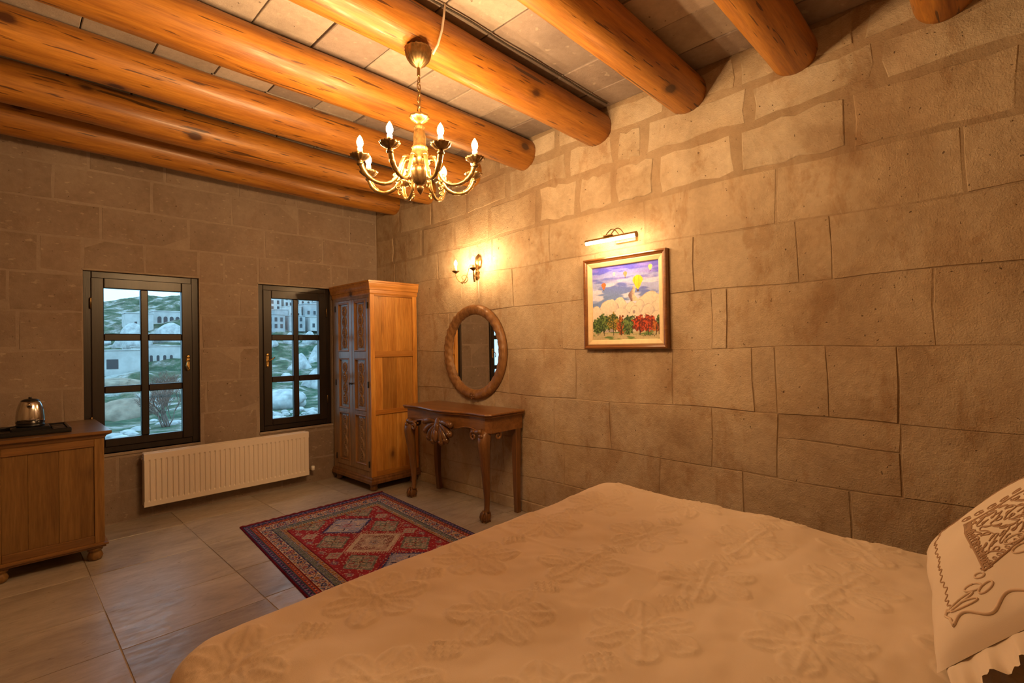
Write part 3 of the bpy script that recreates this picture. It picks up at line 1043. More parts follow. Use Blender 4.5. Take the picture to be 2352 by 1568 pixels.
def tray_and_kettle():
    zt = 0.8355
    tr = thing('serving_tray', 'flat black plastic tray with cup wells on the low cabinet', 'tray', (0.13, 4.44, zt))

    def bld(mb, name, mat, parent, O):
        mb.v = [(a - O[0], b - O[1], c - O[2]) for a, b, c in mb.v]
        return mb.build(name, mat, parent)
    O = tr.location
    x0, x1, y0, y1 = -0.12, 0.335, 4.26, 4.62
    m = MB()
    m.box(x0, x1, y0, y1, zt, zt + 0.008, 0.003)
    for a in ((x0, x1, y0, y0 + 0.014), (x0, x1, y1 - 0.014, y1), (x0, x0 + 0.014, y0 + 0.014, y1 - 0.014), (x1 - 0.014, x1, y0 + 0.014, y1 - 0.014)):
        m.box(*a, zt + 0.004, zt + 0.03, 0.005)
    bld(m, 'tray_body', 'black', tr, O)
    for i in range(3):
        bld(MB().box(0.252, 0.318, 4.30 + i * 0.1, 4.385 + i * 0.1, zt + 0.0085, zt + 0.022, 0.004), 'compartment', 'black', tr, O)
    bld(MB().box(0.06, 0.245, 4.42, 4.60, zt + 0.0085, zt + 0.034, 0.006), 'raised_deck', 'black', tr, O)
    k = thing('electric_kettle', 'small stainless steel electric kettle with black lid on the black tray', 'kettle', (0.153, 4.505, zt + 0.0345))
    O = k.location
    c = (0.153, 4.505, zt + 0.0345)
    bld(MB().lathe([(0.066, 0), (0.07, 0.003), (0.07, 0.014), (0.064, 0.018)], 28, c), 'power_base', 'black', k, O)
    bld(MB().lathe([(0.067, 0.0185), (0.071, 0.024), (0.07, 0.06), (0.066, 0.10), (0.058, 0.135), (0.05, 0.156), (0.046, 0.162)], 36, c), 'body', 'steel', k, O)
    bld(MB().lathe([(0.0455, 0.1625), (0.0455, 0.166), (0.03, 0.175), (0.008, 0.179)], 28, c), 'lid', 'black', k, O)
    bld(MB().lathe([(0.008, 0.1795), (0.010, 0.184), (0.006, 0.188)], 12, c), 'lid_knob', 'black', k, O)
    hp = [(c[0] + 0.005, c[1] + 0.047, c[2] + 0.150), (c[0] + 0.008, c[1] + 0.08, c[2] + 0.158), (c[0] + 0.011, c[1] + 0.110, c[2] + 0.135),
          (c[0] + 0.011, c[1] + 0.112, c[2] + 0.09), (c[0] + 0.009, c[1] + 0.092, c[2] + 0.045), (c[0] + 0.006, c[1] + 0.068, c[2] + 0.035)]
    bld(MB().tube(hp, 0.010, 10), 'handle', 'black', k, O)
    bld(MB().tube([(c[0] - 0.005, c[1] - 0.05, c[2] + 0.13), (c[0] - 0.008, c[1] - 0.066, c[2] + 0.143), (c[0] - 0.009, c[1] - 0.072, c[2] + 0.148)], [0.016, 0.011, 0.007], 10), 'spout', 'steel', k, O)
    bld(MB().tube([(c[0] - 0.065, c[1] - 0.01, c[2] + 0.006), (c[0] - 0.12, c[1] - 0.05, c[2] + 0.006), (c[0] - 0.18, c[1] - 0.08, c[2] + 0.004), (c[0] - 0.245, c[1] - 0.04, c[2] + 0.004)], 0.004, 8), 'power_cord', 'black', k, O)


tray_and_kettle()


# ------------------------------------------------------------------ console table
def console():
    zt = 0.825
    yc = 3.305
    t = thing('console_table', 'carved walnut console table with serpentine front and claw feet under the mirror', 'table', (2.74, yc, 0))
    O = t.location

    def bld(mb, name, mat, parent=t):
        mb.v = [(a - O[0], b - O[1], c - O[2]) for a, b, c in mb.v]
        return mb.build(name, mat, parent)
    hw = 0.575
    xb = XR - 0.018

    def front(s, inset=0.0):
        """x of the front edge, s in -1..1 across the width"""
        a = abs(s)
        bulge = 0.055 * (0.5 + 0.5 * math.cos(PI * min(1, a / 0.62)))
        horn = 0.012 * math.exp(-((a - 0.93) / 0.12) ** 2)
        return 2.556 - bulge - horn + inset

    def plan(ins):
        pts = []
        n = 44
        for i in range(n + 1):
            s = -1 + 2 * i / n
            pts.append((front(s * 0.94, ins), yc + s * 0.94 * (hw - ins)))
        pts.append((front(1, ins) + 0.035, yc + (hw - ins)))
        pts.append((xb, yc + (hw - ins)))
        pts.append((xb, yc - (hw - ins)))
        pts.append((front(1, ins) + 0.035, yc - (hw - ins)))
        return pts
    rings = []
    for ins, z in ((0.022, zt - 0.034), (0.010, zt - 0.031), (0.006, zt - 0.024), (0.012, zt - 0.020), (0.004, zt - 0.017), (0.0, zt - 0.010), (0.002, zt - 0.003), (0.008, zt)):
        rings.append([(x, y, z) for x, y in plan(ins)])
    bld(MB().loft(rings, smooth=False), 'table_top', 'wal_y')
    # apron: thickness band that follows the top, lower edge cut in a shallow curve
    pl = plan(0.03)
    top = zt - 0.034
    inner = plan(0.05)
    A = MB()
    n = len(pl)
    vs = []
    for (x, y), (xi, yi) in zip(pl, inner):
        s = (y - yc) / hw
        low = top - 0.115 + 0.030 * math.exp(-((abs(s) - 0.52) / 0.2) ** 2)
        vs += [(x, y, top), (x, y, low), (xi, yi, low), (xi, yi, top)]
    fs = []
    for i in range(n):
        k = (i + 1) % n
        if i == n - 3:
            continue
        for q in range(3):
            fs.append((4 * i + q, 4 * i + q + 1, 4 * k + q + 1, 4 * k + q)[::-1])
    A.add(vs, fs)
    bld(A, 'apron', 'wal_y')
    # lower bead moulding of apron
    bead = []
    for (x, y) in plan(0.026)[:45]:
        s = (y - yc) / hw
        bead.append((x, y, top - 0.115 + 0.030 * math.exp(-((abs(s) - 0.52) / 0.2) ** 2)))
    bld(MB().tube(bead, 0.006, 6), 'apron_bead', 'wal_y')

    # front cabriole legs
    def cab_leg(sy):
        cy = yc + sy * 0.482
        cx = 2.605
        prof = [(0.70, 0.0, 0.036), (0.675, 0.004, 0.044), (0.64, 0.016, 0.050), (0.60, 0.022, 0.049), (0.54, 0.020, 0.044), (0.46, 0.012, 0.038), (0.36, 0.004, 0.032),
                (0.26, -0.003, 0.027), (0.17, -0.006, 0.022), (0.11, -0.004, 0.020), (0.085, 0.0, 0.021), (0.07, 0.004, 0.026)]
        rings = []
        dx, dy = -0.72, sy * 0.69 * 0.35
        for z, o, r in prof:
            ring = []
            for k in range(16):
                a = 2 * PI * k / 16
                q = (abs(math.cos(a)) ** 3 + abs(math.sin(a)) ** 3) ** (-1 / 3)
                ring.append((cx + dx * o * 1.6 + r * 0.93 * q * math.cos(a), cy + dy * o * 1.6 + r * 0.93 * q * math.sin(a), z))
            rings.append(ring)
        leg = bld(MB().loft(rings[::-1]), 'leg', 'wal_z')
        fx, fy = cx - 0.012, cy + sy * 0.004
        f = MB()
        f.ell((fx, fy, 0.036), (0.040, 0.038, 0.036), 14, 9)
        for a in (-0.9, 0.0, 0.9, PI):
            ca, sa = -math.cos(a), math.sin(a)
            f.tube([(fx + ca * 0.016, fy + sa * 0.016, 0.082), (fx + ca * 0.034, fy + sa * 0.034, 0.062), (fx + ca * 0.043, fy + sa * 0.041, 0.036), (fx + ca * 0.038, fy + sa * 0.037, 0.006)], [0.010, 0.012, 0.010, 0.006], 7)
        f.box(fx - 0.03, fx + 0.03, fy - 0.028, fy + 0.028, 0.0, 0.012, 0.004)
        bld(f, 'claw_foot', 'wal_z', leg)
        # carved knee and scroll ears
        kn = MB()
        for i in range(5):
            kn.ell((cx - 0.058 + 0.004 * i, cy + sy * 0.008, 0.655 - i * 0.03), (0.012, 0.026 - 0.004 * i, 0.018), 10, 6)
        bld(kn, 'knee_carving', 'wal_z', leg)
        for ex, ey in ((0.0, -sy), (1.0, 0.0)):
            sp = []; rd = []
            for i in range(26):
                f = i / 25
                th = math.radians(118 - 470 * f)
                rr = 0.036 * (1 - 0.80 * f)
                dd = 0.086 + rr * math.cos(th); hh = 0.648 + rr * math.sin(th)
                sp.append((cx + ex * dd - (0.0 if ex else 0.050), cy + ey * dd - (0.0 if ey else -sy * 0.046), hh)); rd.append(0.0125 - 0.005 * f)
            e = MB().tube(sp, rd, 8)
            e.tube([(cx + ex * q - (0.0 if ex else 0.044), cy + ey * q + (0.0 if ey else sy * 0.040), 0.69 - 0.012 * (1 - abs(q - 0.06) / 0.06)) for q in (0.0, 0.03, 0.06, 0.09, 0.12)], [0.024, 0.020, 0.015, 0.012, 0.009], 8)
            bld(e, 'scroll_bracket', 'wal_z', leg)
    cab_leg(-1); cab_leg(1)
    for sy in (-1, 1):
        cy = yc + sy * 0.515
        rings = []
        for z, o, r in ((0.72, 0, 0.030), (0.5, -0.004, 0.028), (0.3, -0.006, 0.025), (0.15, 0.0, 0.022), (0.05, 0.012, 0.021), (0.0, 0.018, 0.021)):
            cx = XR - 0.062 - 0.0 + 0.0
            rings.append([(cx + o * 0.5 + r * a, cy + sy * -0.3 * o + r * b, z) for a, b in ((-1, -.8), (-.8, -1), (.8, -1), (1, -.8), (1, .8), (.8, 1), (-.8, 1), (-1, .8))])
        bld(MB().loft(rings[::-1], smooth=False), 'leg', 'wal_z')
    # carved shell in the middle of the apron
    sh = MB()
    xf = front(0) + 0.026
    sh.ell((xf - 0.008, yc, 0.66), (0.022, 0.05, 0.10), 14, 9)
    sh.ell((xf - 0.026, yc, 0.672), (0.014, 0.030, 0.045), 14, 9)
    # fan shaped ground of the shell, then curling lobes that touch each other
    fan = [(yc + 0.125 * math.cos(a), 0.715 + (0.125 if math.sin(a) < 0 else 0.03) * math.sin(a)) for a in np.linspace(0, 2 * PI, 36, endpoint=False)]
    n = len(fan)
    sh.add([(xf - 0.012, y, z) for y, z in fan] + [(xf + 0.012, y, z) for y, z in fan], [tuple(range(n))[::-1], tuple(range(n, 2 * n))] + [(i, (i + 1) % n, n + (i + 1) % n, n + i) for i in range(n)])
    for s in (-1, 1):
        for i, ang in enumerate((12, -14, -38, -62)):
            L = (0.145, 0.155, 0.150, 0.135)[i]
            p = Vector((xf - 0.008, yc + s * 0.024, 0.722 - i * 0.010))
            pts = []; rad = []
            for q in range(9):
                f = q / 8
                a = math.radians(ang - 34 * f)
                pts.append(p.copy()); rad.append(0.009 + 0.016 * math.sin(min(1, f * 1.15) * PI / 2))
                p = p + Vector((-0.0025 * math.cos(f * PI), s * math.cos(a) * L / 8, math.sin(a) * L / 8))
            sh.tube(pts, rad, 9)
            sh.ell(pts[-1], (0.026, 0.028, 0.028), 12, 8)
            sh.ell(pts[-1] + Vector((-0.018, -s * 0.004, 0.004)), (0.014, 0.015, 0.015), 10, 7)
    bld(sh, 'carved_shell', 'wal_z')
    cb = MB().ell((xf - 0.034, yc, 0.615), (0.016, 0.030, 0.050), 14, 9)
    bld(cb, 'shell_cabochon', 'wal_z')


console()


# ------------------------------------------------------------------ mirror
def mirror():
    yc, zc_ = 3.33, 1.288
    ay, az = 0.405, 0.420
    t = thing('wall_mirror', 'round wall mirror in a carved wooden frame above the console table', 'mirror', (XR - 0.02, yc, zc_))
    w = 0.088
    prof = [(0.0, 0.0), (0.0, 0.02), (0.010, 0.038), (0.03, 0.05), (0.055, 0.046), (0.074, 0.034), (0.084, 0.026), (w, 0.016), (w, 0.0)]
    n = 200
    V = []
    for i in range(n):
        a = 2 * PI * i / n
        ca, sa = math.cos(a), math.sin(a)
        for j, (d, h) in enumerate(prof):
            hh = h
            if 1 < j < 7:
                hh += 0.0045 * math.sin(34 * a + j * 1.5) + 0.002 * math.sin(68 * a - j * 2)
            V.append((XR - 0.004 - hh, yc + (ay - d) * ca, zc_ + (az - d) * sa))
    m = len(prof)
    F = []
    for i in range(n):
        k = (i + 1) % n
        for j in range(m - 1):
            F.append((i * m + j, i * m + j + 1, k * m + j + 1, k * m + j))
        F.append((i * m + m - 1, i * m, k * m, k * m + m - 1))
    O = t.location
    mb = MB().add(V, F, True)
    mb.v = [(a - O[0], b - O[1], c - O[2]) for a, b, c in mb.v]
    mb.build('mirror_frame', 'mirfr', t)
    g = MB()
    ring = [(yc + (ay - w + 0.006) * math.cos(2 * PI * i / 96), zc_ + (az - w + 0.006) * math.sin(2 * PI * i / 96)) for i in range(96)]
    vs = [(XR - 0.014, y, z) for y, z in ring] + [(XR - 0.006, y, z) for y, z in ring]
    fs = [tuple(range(96))[::-1], tuple(range(96, 192))] + [(i, (i + 1) % 96, 96 + (i + 1) % 96, 96 + i) for i in range(96)]
    g.add(vs, fs)
    g.v = [(a - O[0], b - O[1], c - O[2]) for a, b, c in g.v]
    g.build('mirror_glass', 'mirror', t)
    r = MB()
    zb = zc_ - az + 0.036
    r.ell((XR - 0.056, yc, zb), (0.012, 0.014, 0.014))
    for i in range(8):
        a = i * PI / 4
        r.ell((XR - 0.052, yc + 0.021 * math.cos(a), zb + 0.021 * math.sin(a)), (0.009, 0.011, 0.011), 8, 6)
    r.v = [(a - O[0], b - O[1], c - O[2]) for a, b, c in r.v]
    r.build('rosette', 'wal_z', t)


mirror()


# ------------------------------------------------------------------ painting
def painting():
    y0, y1, z0, z1 = 1.481, 2.121, 1.305, 1.940
    t = thing('framed_painting', 'framed landscape painting of hot air balloons over white rocks and autumn trees', 'painting', (XR - 0.02, (y0 + y1) / 2, z0))
    O = t.location

    def bld(mb, name, mat):
        mb.v = [(a - O[0], b - O[1], c - O[2]) for a, b, c in mb.v]
        return mb.build(name, mat, t)

    def mould(prof, ya, yb, za, zb):
        """mitred four sided moulding; prof = (inset, height off wall)"""
        V = []
        for cy, cz in ((0, 0), (1, 0), (1, 1), (0, 1)):
            for d, h in prof:
                V.append((XR - 0.003 - h, (ya + d) if cy == 0 else (yb - d), (za + d) if cz == 0 else (zb - d)))
        m = len(prof)
        F = []
        for i in range(4):
            k = (i + 1) % 4
            for j in range(m):
                q = (j + 1) % m
                F.append((i * m + j, i * m + q, k * m + q, k * m + j))
        return MB().add(V, F)
    bld(mould([(0, 0), (0, 0.034), (0.004, 0.040), (0.012, 0.042), (0.020, 0.036), (0.027, 0.033), (0.030, 0.026), (0.030, 0)], y0, y1, z0, z1), 'outer_frame', 'picfr')
    a = 0.030
    bld(mould([(0, 0), (0, 0.027), (0.006, 0.029), (0.030, 0.021), (0.034, 0.016), (0.034, 0)], y0 + a, y1 - a, z0 + a, z1 - a), 'inner_liner', 'liner')
    b = a + 0.032
    ya, yb, za, zb = y0 + b, y1 - b, z0 + b, z1 - b
    nu, nv = 230, 230
    # u: 0 = left as seen from the room (large y) -> 1 right
    u = np.linspace(0, 1, nu)[:, None] * np.ones((1, nv)); v = np.linspace(0, 1, nv)[None, :] * np.ones((nu, 1))
    def lerp(a, b, t):
        return np.array(a)[None, None, :] * (1 - t[..., None]) + np.array(b)[None, None, :] * t[..., None]
    def put(C, mask, col):
        mask = np.clip(mask, 0, 1)[..., None]
        col = np.array(col) if not isinstance(col, np.ndarray) else col
        return C * (1 - mask) + col * mask
    def sm(a, b, x):
        t = np.clip((x - a) / (b - a), 0, 1); return t * t * (3 - 2 * t)
    n1 = fbm(u * 6, v * 16, 5)
    n2 = fbm(u * 30, v * 30, 9, 3)
    C = lerp((0.16, 0.26, 0.62), (0.08, 0.085, 0.72), sm(0.5, 0.95, v + 0.2 * (u - 0.5)))
    C = put(C, 0.8 * sm(0.47, 0.60, fbm(u * 3.0 + 2, v * 17, 5)) * sm(0.42, 0.6, v) * (1 - 0.75 * sm(0.78, 1.0, v)), (0.40, 0.48, 0.90))
    C = put(C, 0.85 * sm(0.54, 0.66, fbm(u * 3.2 + 3, v * 12, 15)) * (1 - sm(0.70, 0.86, v)), (0.66, 0.70, 0.95))
    C = put(C, 0.5 * sm(0.5, 0.65, fbm(u * 5 + 9, v * 24, 25)) * sm(0.7, 0.9, v), (0.26, 0.20, 0.85))
    # rocks: broad rounded hills, back to front
    hills = [(0.88, 0.61, 0.26, 0.30), (0.43, 0.565, 0.17, 0.30), (0.60, 0.50, 0.13, 0.26), (1.00, 0.50, 0.17, 0.30), (0.72, 0.52, 0.09, 0.20), (0.27, 0.55, 0.18, 0.32), (0.06, 0.45, 0.17, 0.30),
             (0.84, 0.47, 0.12, 0.28), (0.45, 0.43, 0.16, 0.24), (0.66, 0.44, 0.12, 0.26), (0.22, 0.36, 0.12, 0.14), (0.96, 0.36, 0.12, 0.2), (0.82, 0.34, 0.10, 0.16)]
    for i, (cx, top, rx, ry) in enumerate(hills):
        wob = 0.22 * (fbm(u * 9 + i * 3.7, v * 9, 33, 3) - 0.5)
        d = np.hypot((u - cx) / rx, (v - (top - ry)) / ry) + wob
        ins = (d < 1) | ((np.abs(u - cx) < rx * 0.9) & (v < top - ry))
        shade = np.clip(0.5 + 0.5 * ((u - cx) / rx * -0.7 + (v - (top - ry)) / ry * 0.6), 0, 1)
        col = lerp((0.34, 0.30, 0.38), (0.70, 0.64, 0.56), sm(0.05, 0.7, shade + 0.4 * (n2 - 0.5)))
        C = np.where(ins[..., None], col, C)
        edge = np.clip(1 - np.abs(d - 0.985) / 0.03, 0, 1) * (v > top - ry * 1.2) * (fbm(u * 20 + i, v * 20, 35, 2) > 0.42)
        C = put(C, 0.55 * edge, (0.24, 0.18, 0.20))
    # pointed rock
    pk = (np.abs(u - 0.625 - 0.02 * np.sin(v * 40)) < 0.055 * np.clip((0.70 - v) / 0.16, 0, 1) ** 0.6) & (v > 0.5)
    C = np.where(pk[..., None], lerp((0.20, 0.13, 0.17), (0.70, 0.58, 0.46), sm(-0.03, 0.03, u - 0.63 - 0.06 * (n2 - .5))), C)
    C = put(C, (np.hypot((u - 0.64) / 0.018, (v - 0.36) / 0.022) < 1) * 0.8, (0.2, 0.15, 0.2))
    # ground
    gr = v < 0.10 + 0.02 * n1
    C = np.where(gr[..., None], lerp((0.48, 0.42, 0.26), (0.12, 0.22, 0.07), sm(0.45, 0.6, fbm(u * 7, v * 30, 41))), C)
    # trees
    for cx, cz, rx, rz, pal in ((0.08, 0.19, 0.11, 0.10, 0), (0.18, 0.235, 0.13, 0.12, 0), (0.33, 0.24, 0.11, 0.12, 1), (0.45, 0.19, 0.07, 0.12, 2), (0.56, 0.20, 0.10, 0.13, 0), (0.72, 0.205, 0.11, 0.11, 3), (0.84, 0.20, 0.12, 0.11, 3), (0.95, 0.16, 0.06, 0.08, 2), (0.985, 0.25, 0.035, 0.06, 0)):
        d = np.hypot((u - cx) / rx, (v - cz) / rz)
        k = d + 0.9 * (fbm(u * 42 + cx * 9, v * 42, 51 + pal, 3) - 0.5) < 0.95
        p = fbm(u * 60, v * 60, 61 + int(cx * 40), 2)
        A, B = [((0.02, 0.05, 0.02), (0.16, 0.26, 0.07)), ((0.03, 0.07, 0.02), (0.36, 0.26, 0.05)), ((0.16, 0.04, 0.015), (0.52, 0.16, 0.03)), ((0.12, 0.015, 0.01), (0.55, 0.07, 0.02))][pal]
        C = np.where(k[..., None], lerp(A, B, sm(0.3, 0.75, p)), C)
        tr = (np.abs(u - cx) < 0.005) & (v > 0.06) & (v < cz)
        C = np.where(tr[..., None], np.array((0.03, 0.025, 0.02)), C)
    # balloons
    for cx, cz, r, col in ((0.70, 0.765, 0.074, (0.95, 0.58, 0.03)), (0.185, 0.745, 0.038, (0.85, 0.17, 0.06)), (0.52, 0.875, 0.030, (0.85, 0.28, 0.14)), (0.35, 0.89, 0.022, (0.66, 0.60, 0.66)), (0.88, 0.925, 0.030, (0.85, 0.66, 0.22))):
        dv = (v - cz) * (np.where(v < cz, 0.66, 1.05)); du = (u - cx) * np.where(v < cz, 1 + 0.55 * np.clip((cz - v) / r, 0, 2), 1.0)
        d = np.hypot(du, dv) / r
        C = np.where((d < 1)[..., None], np.array(col) * (1.0 - 0.25 * np.clip((v - cz) / r, -1, 1)[..., None] * -1 * 0 - 0.3 * (np.sin((u - cx) / r * 7) > 0.75)[..., None]), C)
        bk = (np.abs(u - cx) < r * 0.16) & (v < cz - r * 1.55) & (v > cz - r * 1.9)
        C = np.where(bk[..., None], np.array((0.12, 0.07, 0.05)), C)
    # brush scribble of a signature, lower right
    sg = (np.abs(v - 0.055 - 0.010 * np.sin(u * 210) - 0.006 * np.sin(u * 87)) < 0.0045) & (u > 0.77) & (u < 0.95)
    C = np.where(sg[..., None], np.array((0.03, 0.03, 0.02)), C)
    C = C * (0.88 + 0.24 * fbm(u * 70, v * 50, 77, 2)[..., None])
    X = np.full_like(u, XR - 0.003 - 0.012) - O[0]
    V = np.stack([X, (yb - u * (yb - ya)) - O[1], za + v * (zb - za) - O[2]], -1).reshape(-1, 3)
    grid_mesh('canvas', V, nu, nv, 'canvas', t, False, C.reshape(-1, 3), 'paint_colour')
    bld(MB().box(XR - 0.012, XR - 0.003, y0 + 0.02, y1 - 0.02, z0 + 0.02, z1 - 0.02), 'backing_board', 'picfr')


painting()


# ------------------------------------------------------------------ picture light
def picture_light():
    t = thing('picture_lamp', 'slim brass picture lamp with lit tube above the painting', 'lamp', (XR, 1.79, 2.03))
    O = t.location

    def bld(mb, name, mat):
        mb.v = [(a - O[0], b - O[1], c - O[2]) for a, b, c in mb.v]
        return mb.build(name, mat, t)
    xs = 2.825
    ya, yb, zz = 1.628, 2.01, 2.032
    # half round shade open downwards and to the wall
    n = 10
    sh = MB()
    pr = []
    for i in range(n + 1):
        a = math.radians(20 + 150 * i / n)
        pr.append((xs + 0.020 * math.cos(a), zz + 0.020 * math.sin(a)))
    V = []
    for y in (ya, yb):
        for x, z in pr: V.append((x, y, z))
    for y in (ya, yb):
        for x, z in pr: V.append((xs + (x - xs) * 0.9, y, zz + (z - zz) * 0.9))
    m = n + 1
    F = []
    for i in range(n):
        F.append((i, i + 1, m + i + 1, m + i)); F.append((2 * m + i, 3 * m + i, 3 * m + i + 1, 2 * m + i + 1))
    for a, b in ((0, 2 * m), (n, 2 * m + n)):
        F.append((a, m + a, m + b, b) if a == 0 else (a, b, m + b, m + a))
    sh.add(V, F, True)
    bld(sh, 'shade', 'brass')
    for y0, y1 in ((ya - 0.004, ya), (yb, yb + 0.004)):
        c = MB()
        ring = [(xs + 0.020 * math.cos(2 * PI * i / 18), zz + 0.020 * math.sin(2 * PI * i / 18)) for i in range(18)]
        c.add([(x, y0, z) for x, z in ring] + [(x, y1, z) for x, z in ring], [tuple(range(18)), tuple(range(18, 36))[::-1]] + [(i, 18 + i, 18 + (i + 1) % 18, (i + 1) % 18) for i in range(18)])
        bld(c, 'end_cap', 'brassd')
    tb = MB().tube([(xs, ya + 0.004 + (yb - ya - 0.008) * i / 10, zz - 0.004) for i in range(11)], 0.011, 10)
    bld(tb, 'lamp_tube', 'tube')
    bld(MB().box(xs - 0.012, xs + 0.012, 1.80, 1.87, zz + 0.020, zz + 0.030, 0.003), 'arm_clamp', 'brassd')
    for y in (1.815, 1.855):
        pts = []
        for i in range(13):
            f = i / 12
            pts.append((xs + (XR - 0.01 - xs) * f, y - 0.035 * f, zz + 0.028 + 0.055 * math.sin(PI * f) + 0.0 * f - 0.01 * f))
        bld(MB().tube(pts, 0.0035, 7), 'curved_arm', 'brassd')
    bld(MB().box(XR - 0.022, XR + 0.006, 1.70, 1.86, zz - 0.012, zz + 0.03, 0.004), 'wall_plate', 'brass')


picture_light()


# ------------------------------------------------------------------ candle bulb meshes
def bulb_profile(s=1.0):
    return [(0.0075 * s, 0.0), (0.010 * s, 0.004 * s), (0.0150 * s, 0.014 * s), (0.0168 * s, 0.024 * s), (0.0155 * s, 0.036 * s), (0.011 * s, 0.048 * s), (0.005 * s, 0.058 * s), (0.0012 * s, 0.064 * s)]


def scroll(p, d, up, size, turns=1.3, n=22, r=0.004):
    """flat spiral in the plane of d and up starting at p"""
    pts = []; rs = []
    p = Vector(p); d = Vector(d); up = Vector(up)
    c = p + up * size
    for i in range(n):
        f = i / (n - 1)
        a = -PI / 2 + f * turns * 2 * PI
        rr = size * (1 - 0.75 * f)
        pts.append(c + d * (math.cos(a) * rr) + up * (math.sin(a) * rr)); rs.append(r * (1 - 0.3 * f))
    return pts, rs


def chandelier():
    cx, cy = 1.407, 1.953
    t = thing('chandelier', 'eight armed brass candle chandelier hanging on a chain from a beam', 'chandelier', (cx, cy, 2.06))
    O = t.location

    def bld(mb, name, mat, parent=t):
        mb.v = [(a - O[0], b - O[1], c - O[2]) for a, b, c in mb.v]
        return mb.build(name, mat, parent)
    c0 = (cx, cy, 0)
    bld(MB().lathe([(0.008, 2.668), (0.016, 2.672), (0.034, 2.684), (0.050, 2.705), (0.059, 2.73), (0.061, 2.748), (0.064, 2.753), (0.058, 2.758), (0.05, 2.768)], 48, c0, 16, 0.05), 'ceiling_rose', 'brassd')
    bld(MB().lathe([(0.004, 2.625), (0.008, 2.63), (0.007, 2.664), (0.004, 2.67)], 10, c0), 'rose_stem', 'brassd')
    # chain links
    z = 2.622
    i = 0
    while z > 2.475:
        pts = []
        for k in range(14):
            a = 2 * PI * k / 14
            lx, lz = 0.0095 * math.cos(a), 0.019 * math.sin(a)
            d = (1, 0) if i % 2 else (0.1, 1)
            pts.append((cx + lx * d[0], cy + lx * d[1], z - 0.016 + lz))
        bld(MB().tube(pts, 0.0024, 6, True), 'chain_link', 'brassd')
        z -= 0.0285; i += 1
    bld(MB().tube([(cx + 0.004 * math.sin(j * 1.3), cy + 0.004 * math.cos(j * 1.3), 2.63 - 0.0195 * j) for j in range(9)], 0.0022, 6), 'chain_cord', 'brassd')
    # central column
    bld(MB().lathe([(0.005, 2.455), (0.012, 2.45), (0.02, 2.446), (0.040, 2.441), (0.047, 2.434), (0.045, 2.426), (0.028, 2.412), (0.014, 2.404), (0.012, 2.398)], 40, c0, 10, 0.06, z0flute=2.42, z1flute=2.445), 'crown_cup', 'brass')
    bld(MB().lathe([(0.012, 2.398), (0.022, 2.392), (0.026, 2.384), (0.019, 2.376), (0.025, 2.36), (0.029, 2.33), (0.028, 2.305), (0.034, 2.29), (0.038, 2.284), (0.034, 2.278), (0.038, 2.26), (0.043, 2.235), (0.047, 2.215), (0.034, 2.2), (0.03, 2.192)], 36, c0, 12, 0.04), 'column', 'brass')
    bld(MB().lathe([(0.03, 2.192), (0.044, 2.188), (0.05, 2.18), (0.048, 2.165), (0.042, 2.145), (0.032, 2.125), (0.02, 2.112), (0.013, 2.106), (0.016, 2.098), (0.018, 2.09), (0.012, 2.078), (0.006, 2.07), (0.002, 2.064)], 40, c0, 14, 0.05, z0flute=2.12, z1flute=2.19), 'bowl', 'brassd')
    # one arm, built pointing along +x, copied eight times
    def local(mb, name, mat, parent):
        return mb.build(name, mat, parent)
    A = bpy.data.objects.new('arm', None)
    pts = []
    ctrl = [(0.030, 2.225), (0.060, 2.236), (0.082, 2.215), (0.098, 2.17), (0.122, 2.118), (0.160, 2.094), (0.205, 2.094), (0.245, 2.115), (0.268, 2.148), (0.278, 2.18)]
    P = [Vector((a, 0, b)) for a, b in ctrl]
    for q in range(len(P) - 1):
        p0 = P[max(0, q - 1)]; p1 = P[q]; p2 = P[q + 1]; p3 = P[min(len(P) - 1, q + 2)]
        for s in range(4):
            f = s / 4
            pts.append(0.5 * ((2 * p1) + (p2 - p0) * f + (2 * p0 - 5 * p1 + 4 * p2 - p3) * f * f + (3 * p1 - p0 - 3 * p2 + p3) * f ** 3))
    pts.append(P[-1])
    N = len(pts)
    rad = [0.0075 + 0.0022 * abs(math.sin(j * 1.1)) + (0.003 if j > N * 0.72 else 0) for j in range(N)]
    arm = MB().tube(pts, rad, 9)
    me_parts = []
    armo = arm.build('arm', 'brass', t)
    p, r = scroll((0.115, 0, 2.112), (-1, 0, 0), (0, 0, 1), 0.021, 1.3, 20, 0.0048); MB().tube(p, r, 7).build('arm_scroll', 'brass', armo)
    p, r = scroll((0.105, 0, 2.098), (1, 0, 0), (0, 0, -1), 0.015, 1.2, 18, 0.0042); MB().tube(p, r, 7).build('arm_scroll', 'brass', armo)
    for c_, r_ in (((0.262, 0, 2.135), (0.013, 0.012, 0.017)), ((0.235, 0, 2.106), (0.015, 0.011, 0.010)), ((0.07, 0, 2.232), (0.014, 0.010, 0.010))):
        MB().ell(c_, r_).build('leaf_boss', 'brass', armo)
    cup = MB().lathe([(0.009, 2.176), (0.014, 2.180), (0.028, 2.187), (0.040, 2.198), (0.043, 2.205), (0.039, 2.204), (0.018, 2.196), (0.012, 2.196)], 48, (0.278, 0, 0), 12, 0.07, z0flute=2.186)
    cup.lathe([(0.013, 2.160), (0.016, 2.166), (0.012, 2.176)], 14, (0.278, 0, 0))
    cupo = cup.build('drip_cup', 'brassd', armo)
    slo = MB().lathe([(0.0115, 2.198), (0.0115, 2.236), (0.008, 2.238)], 14, (0.278, 0, 0)).build('candle_sleeve', 'candle', armo)
    bl = MB().lathe([(r_, z_ + 2.2385) for r_, z_ in bulb_profile(0.86)], 12, (0.278, 0, 0)).build('bulb', 'bulb', armo)
    base = math.atan2(-cy, -cx)         # pointing to the room corner where the camera stands
    arms = [armo]
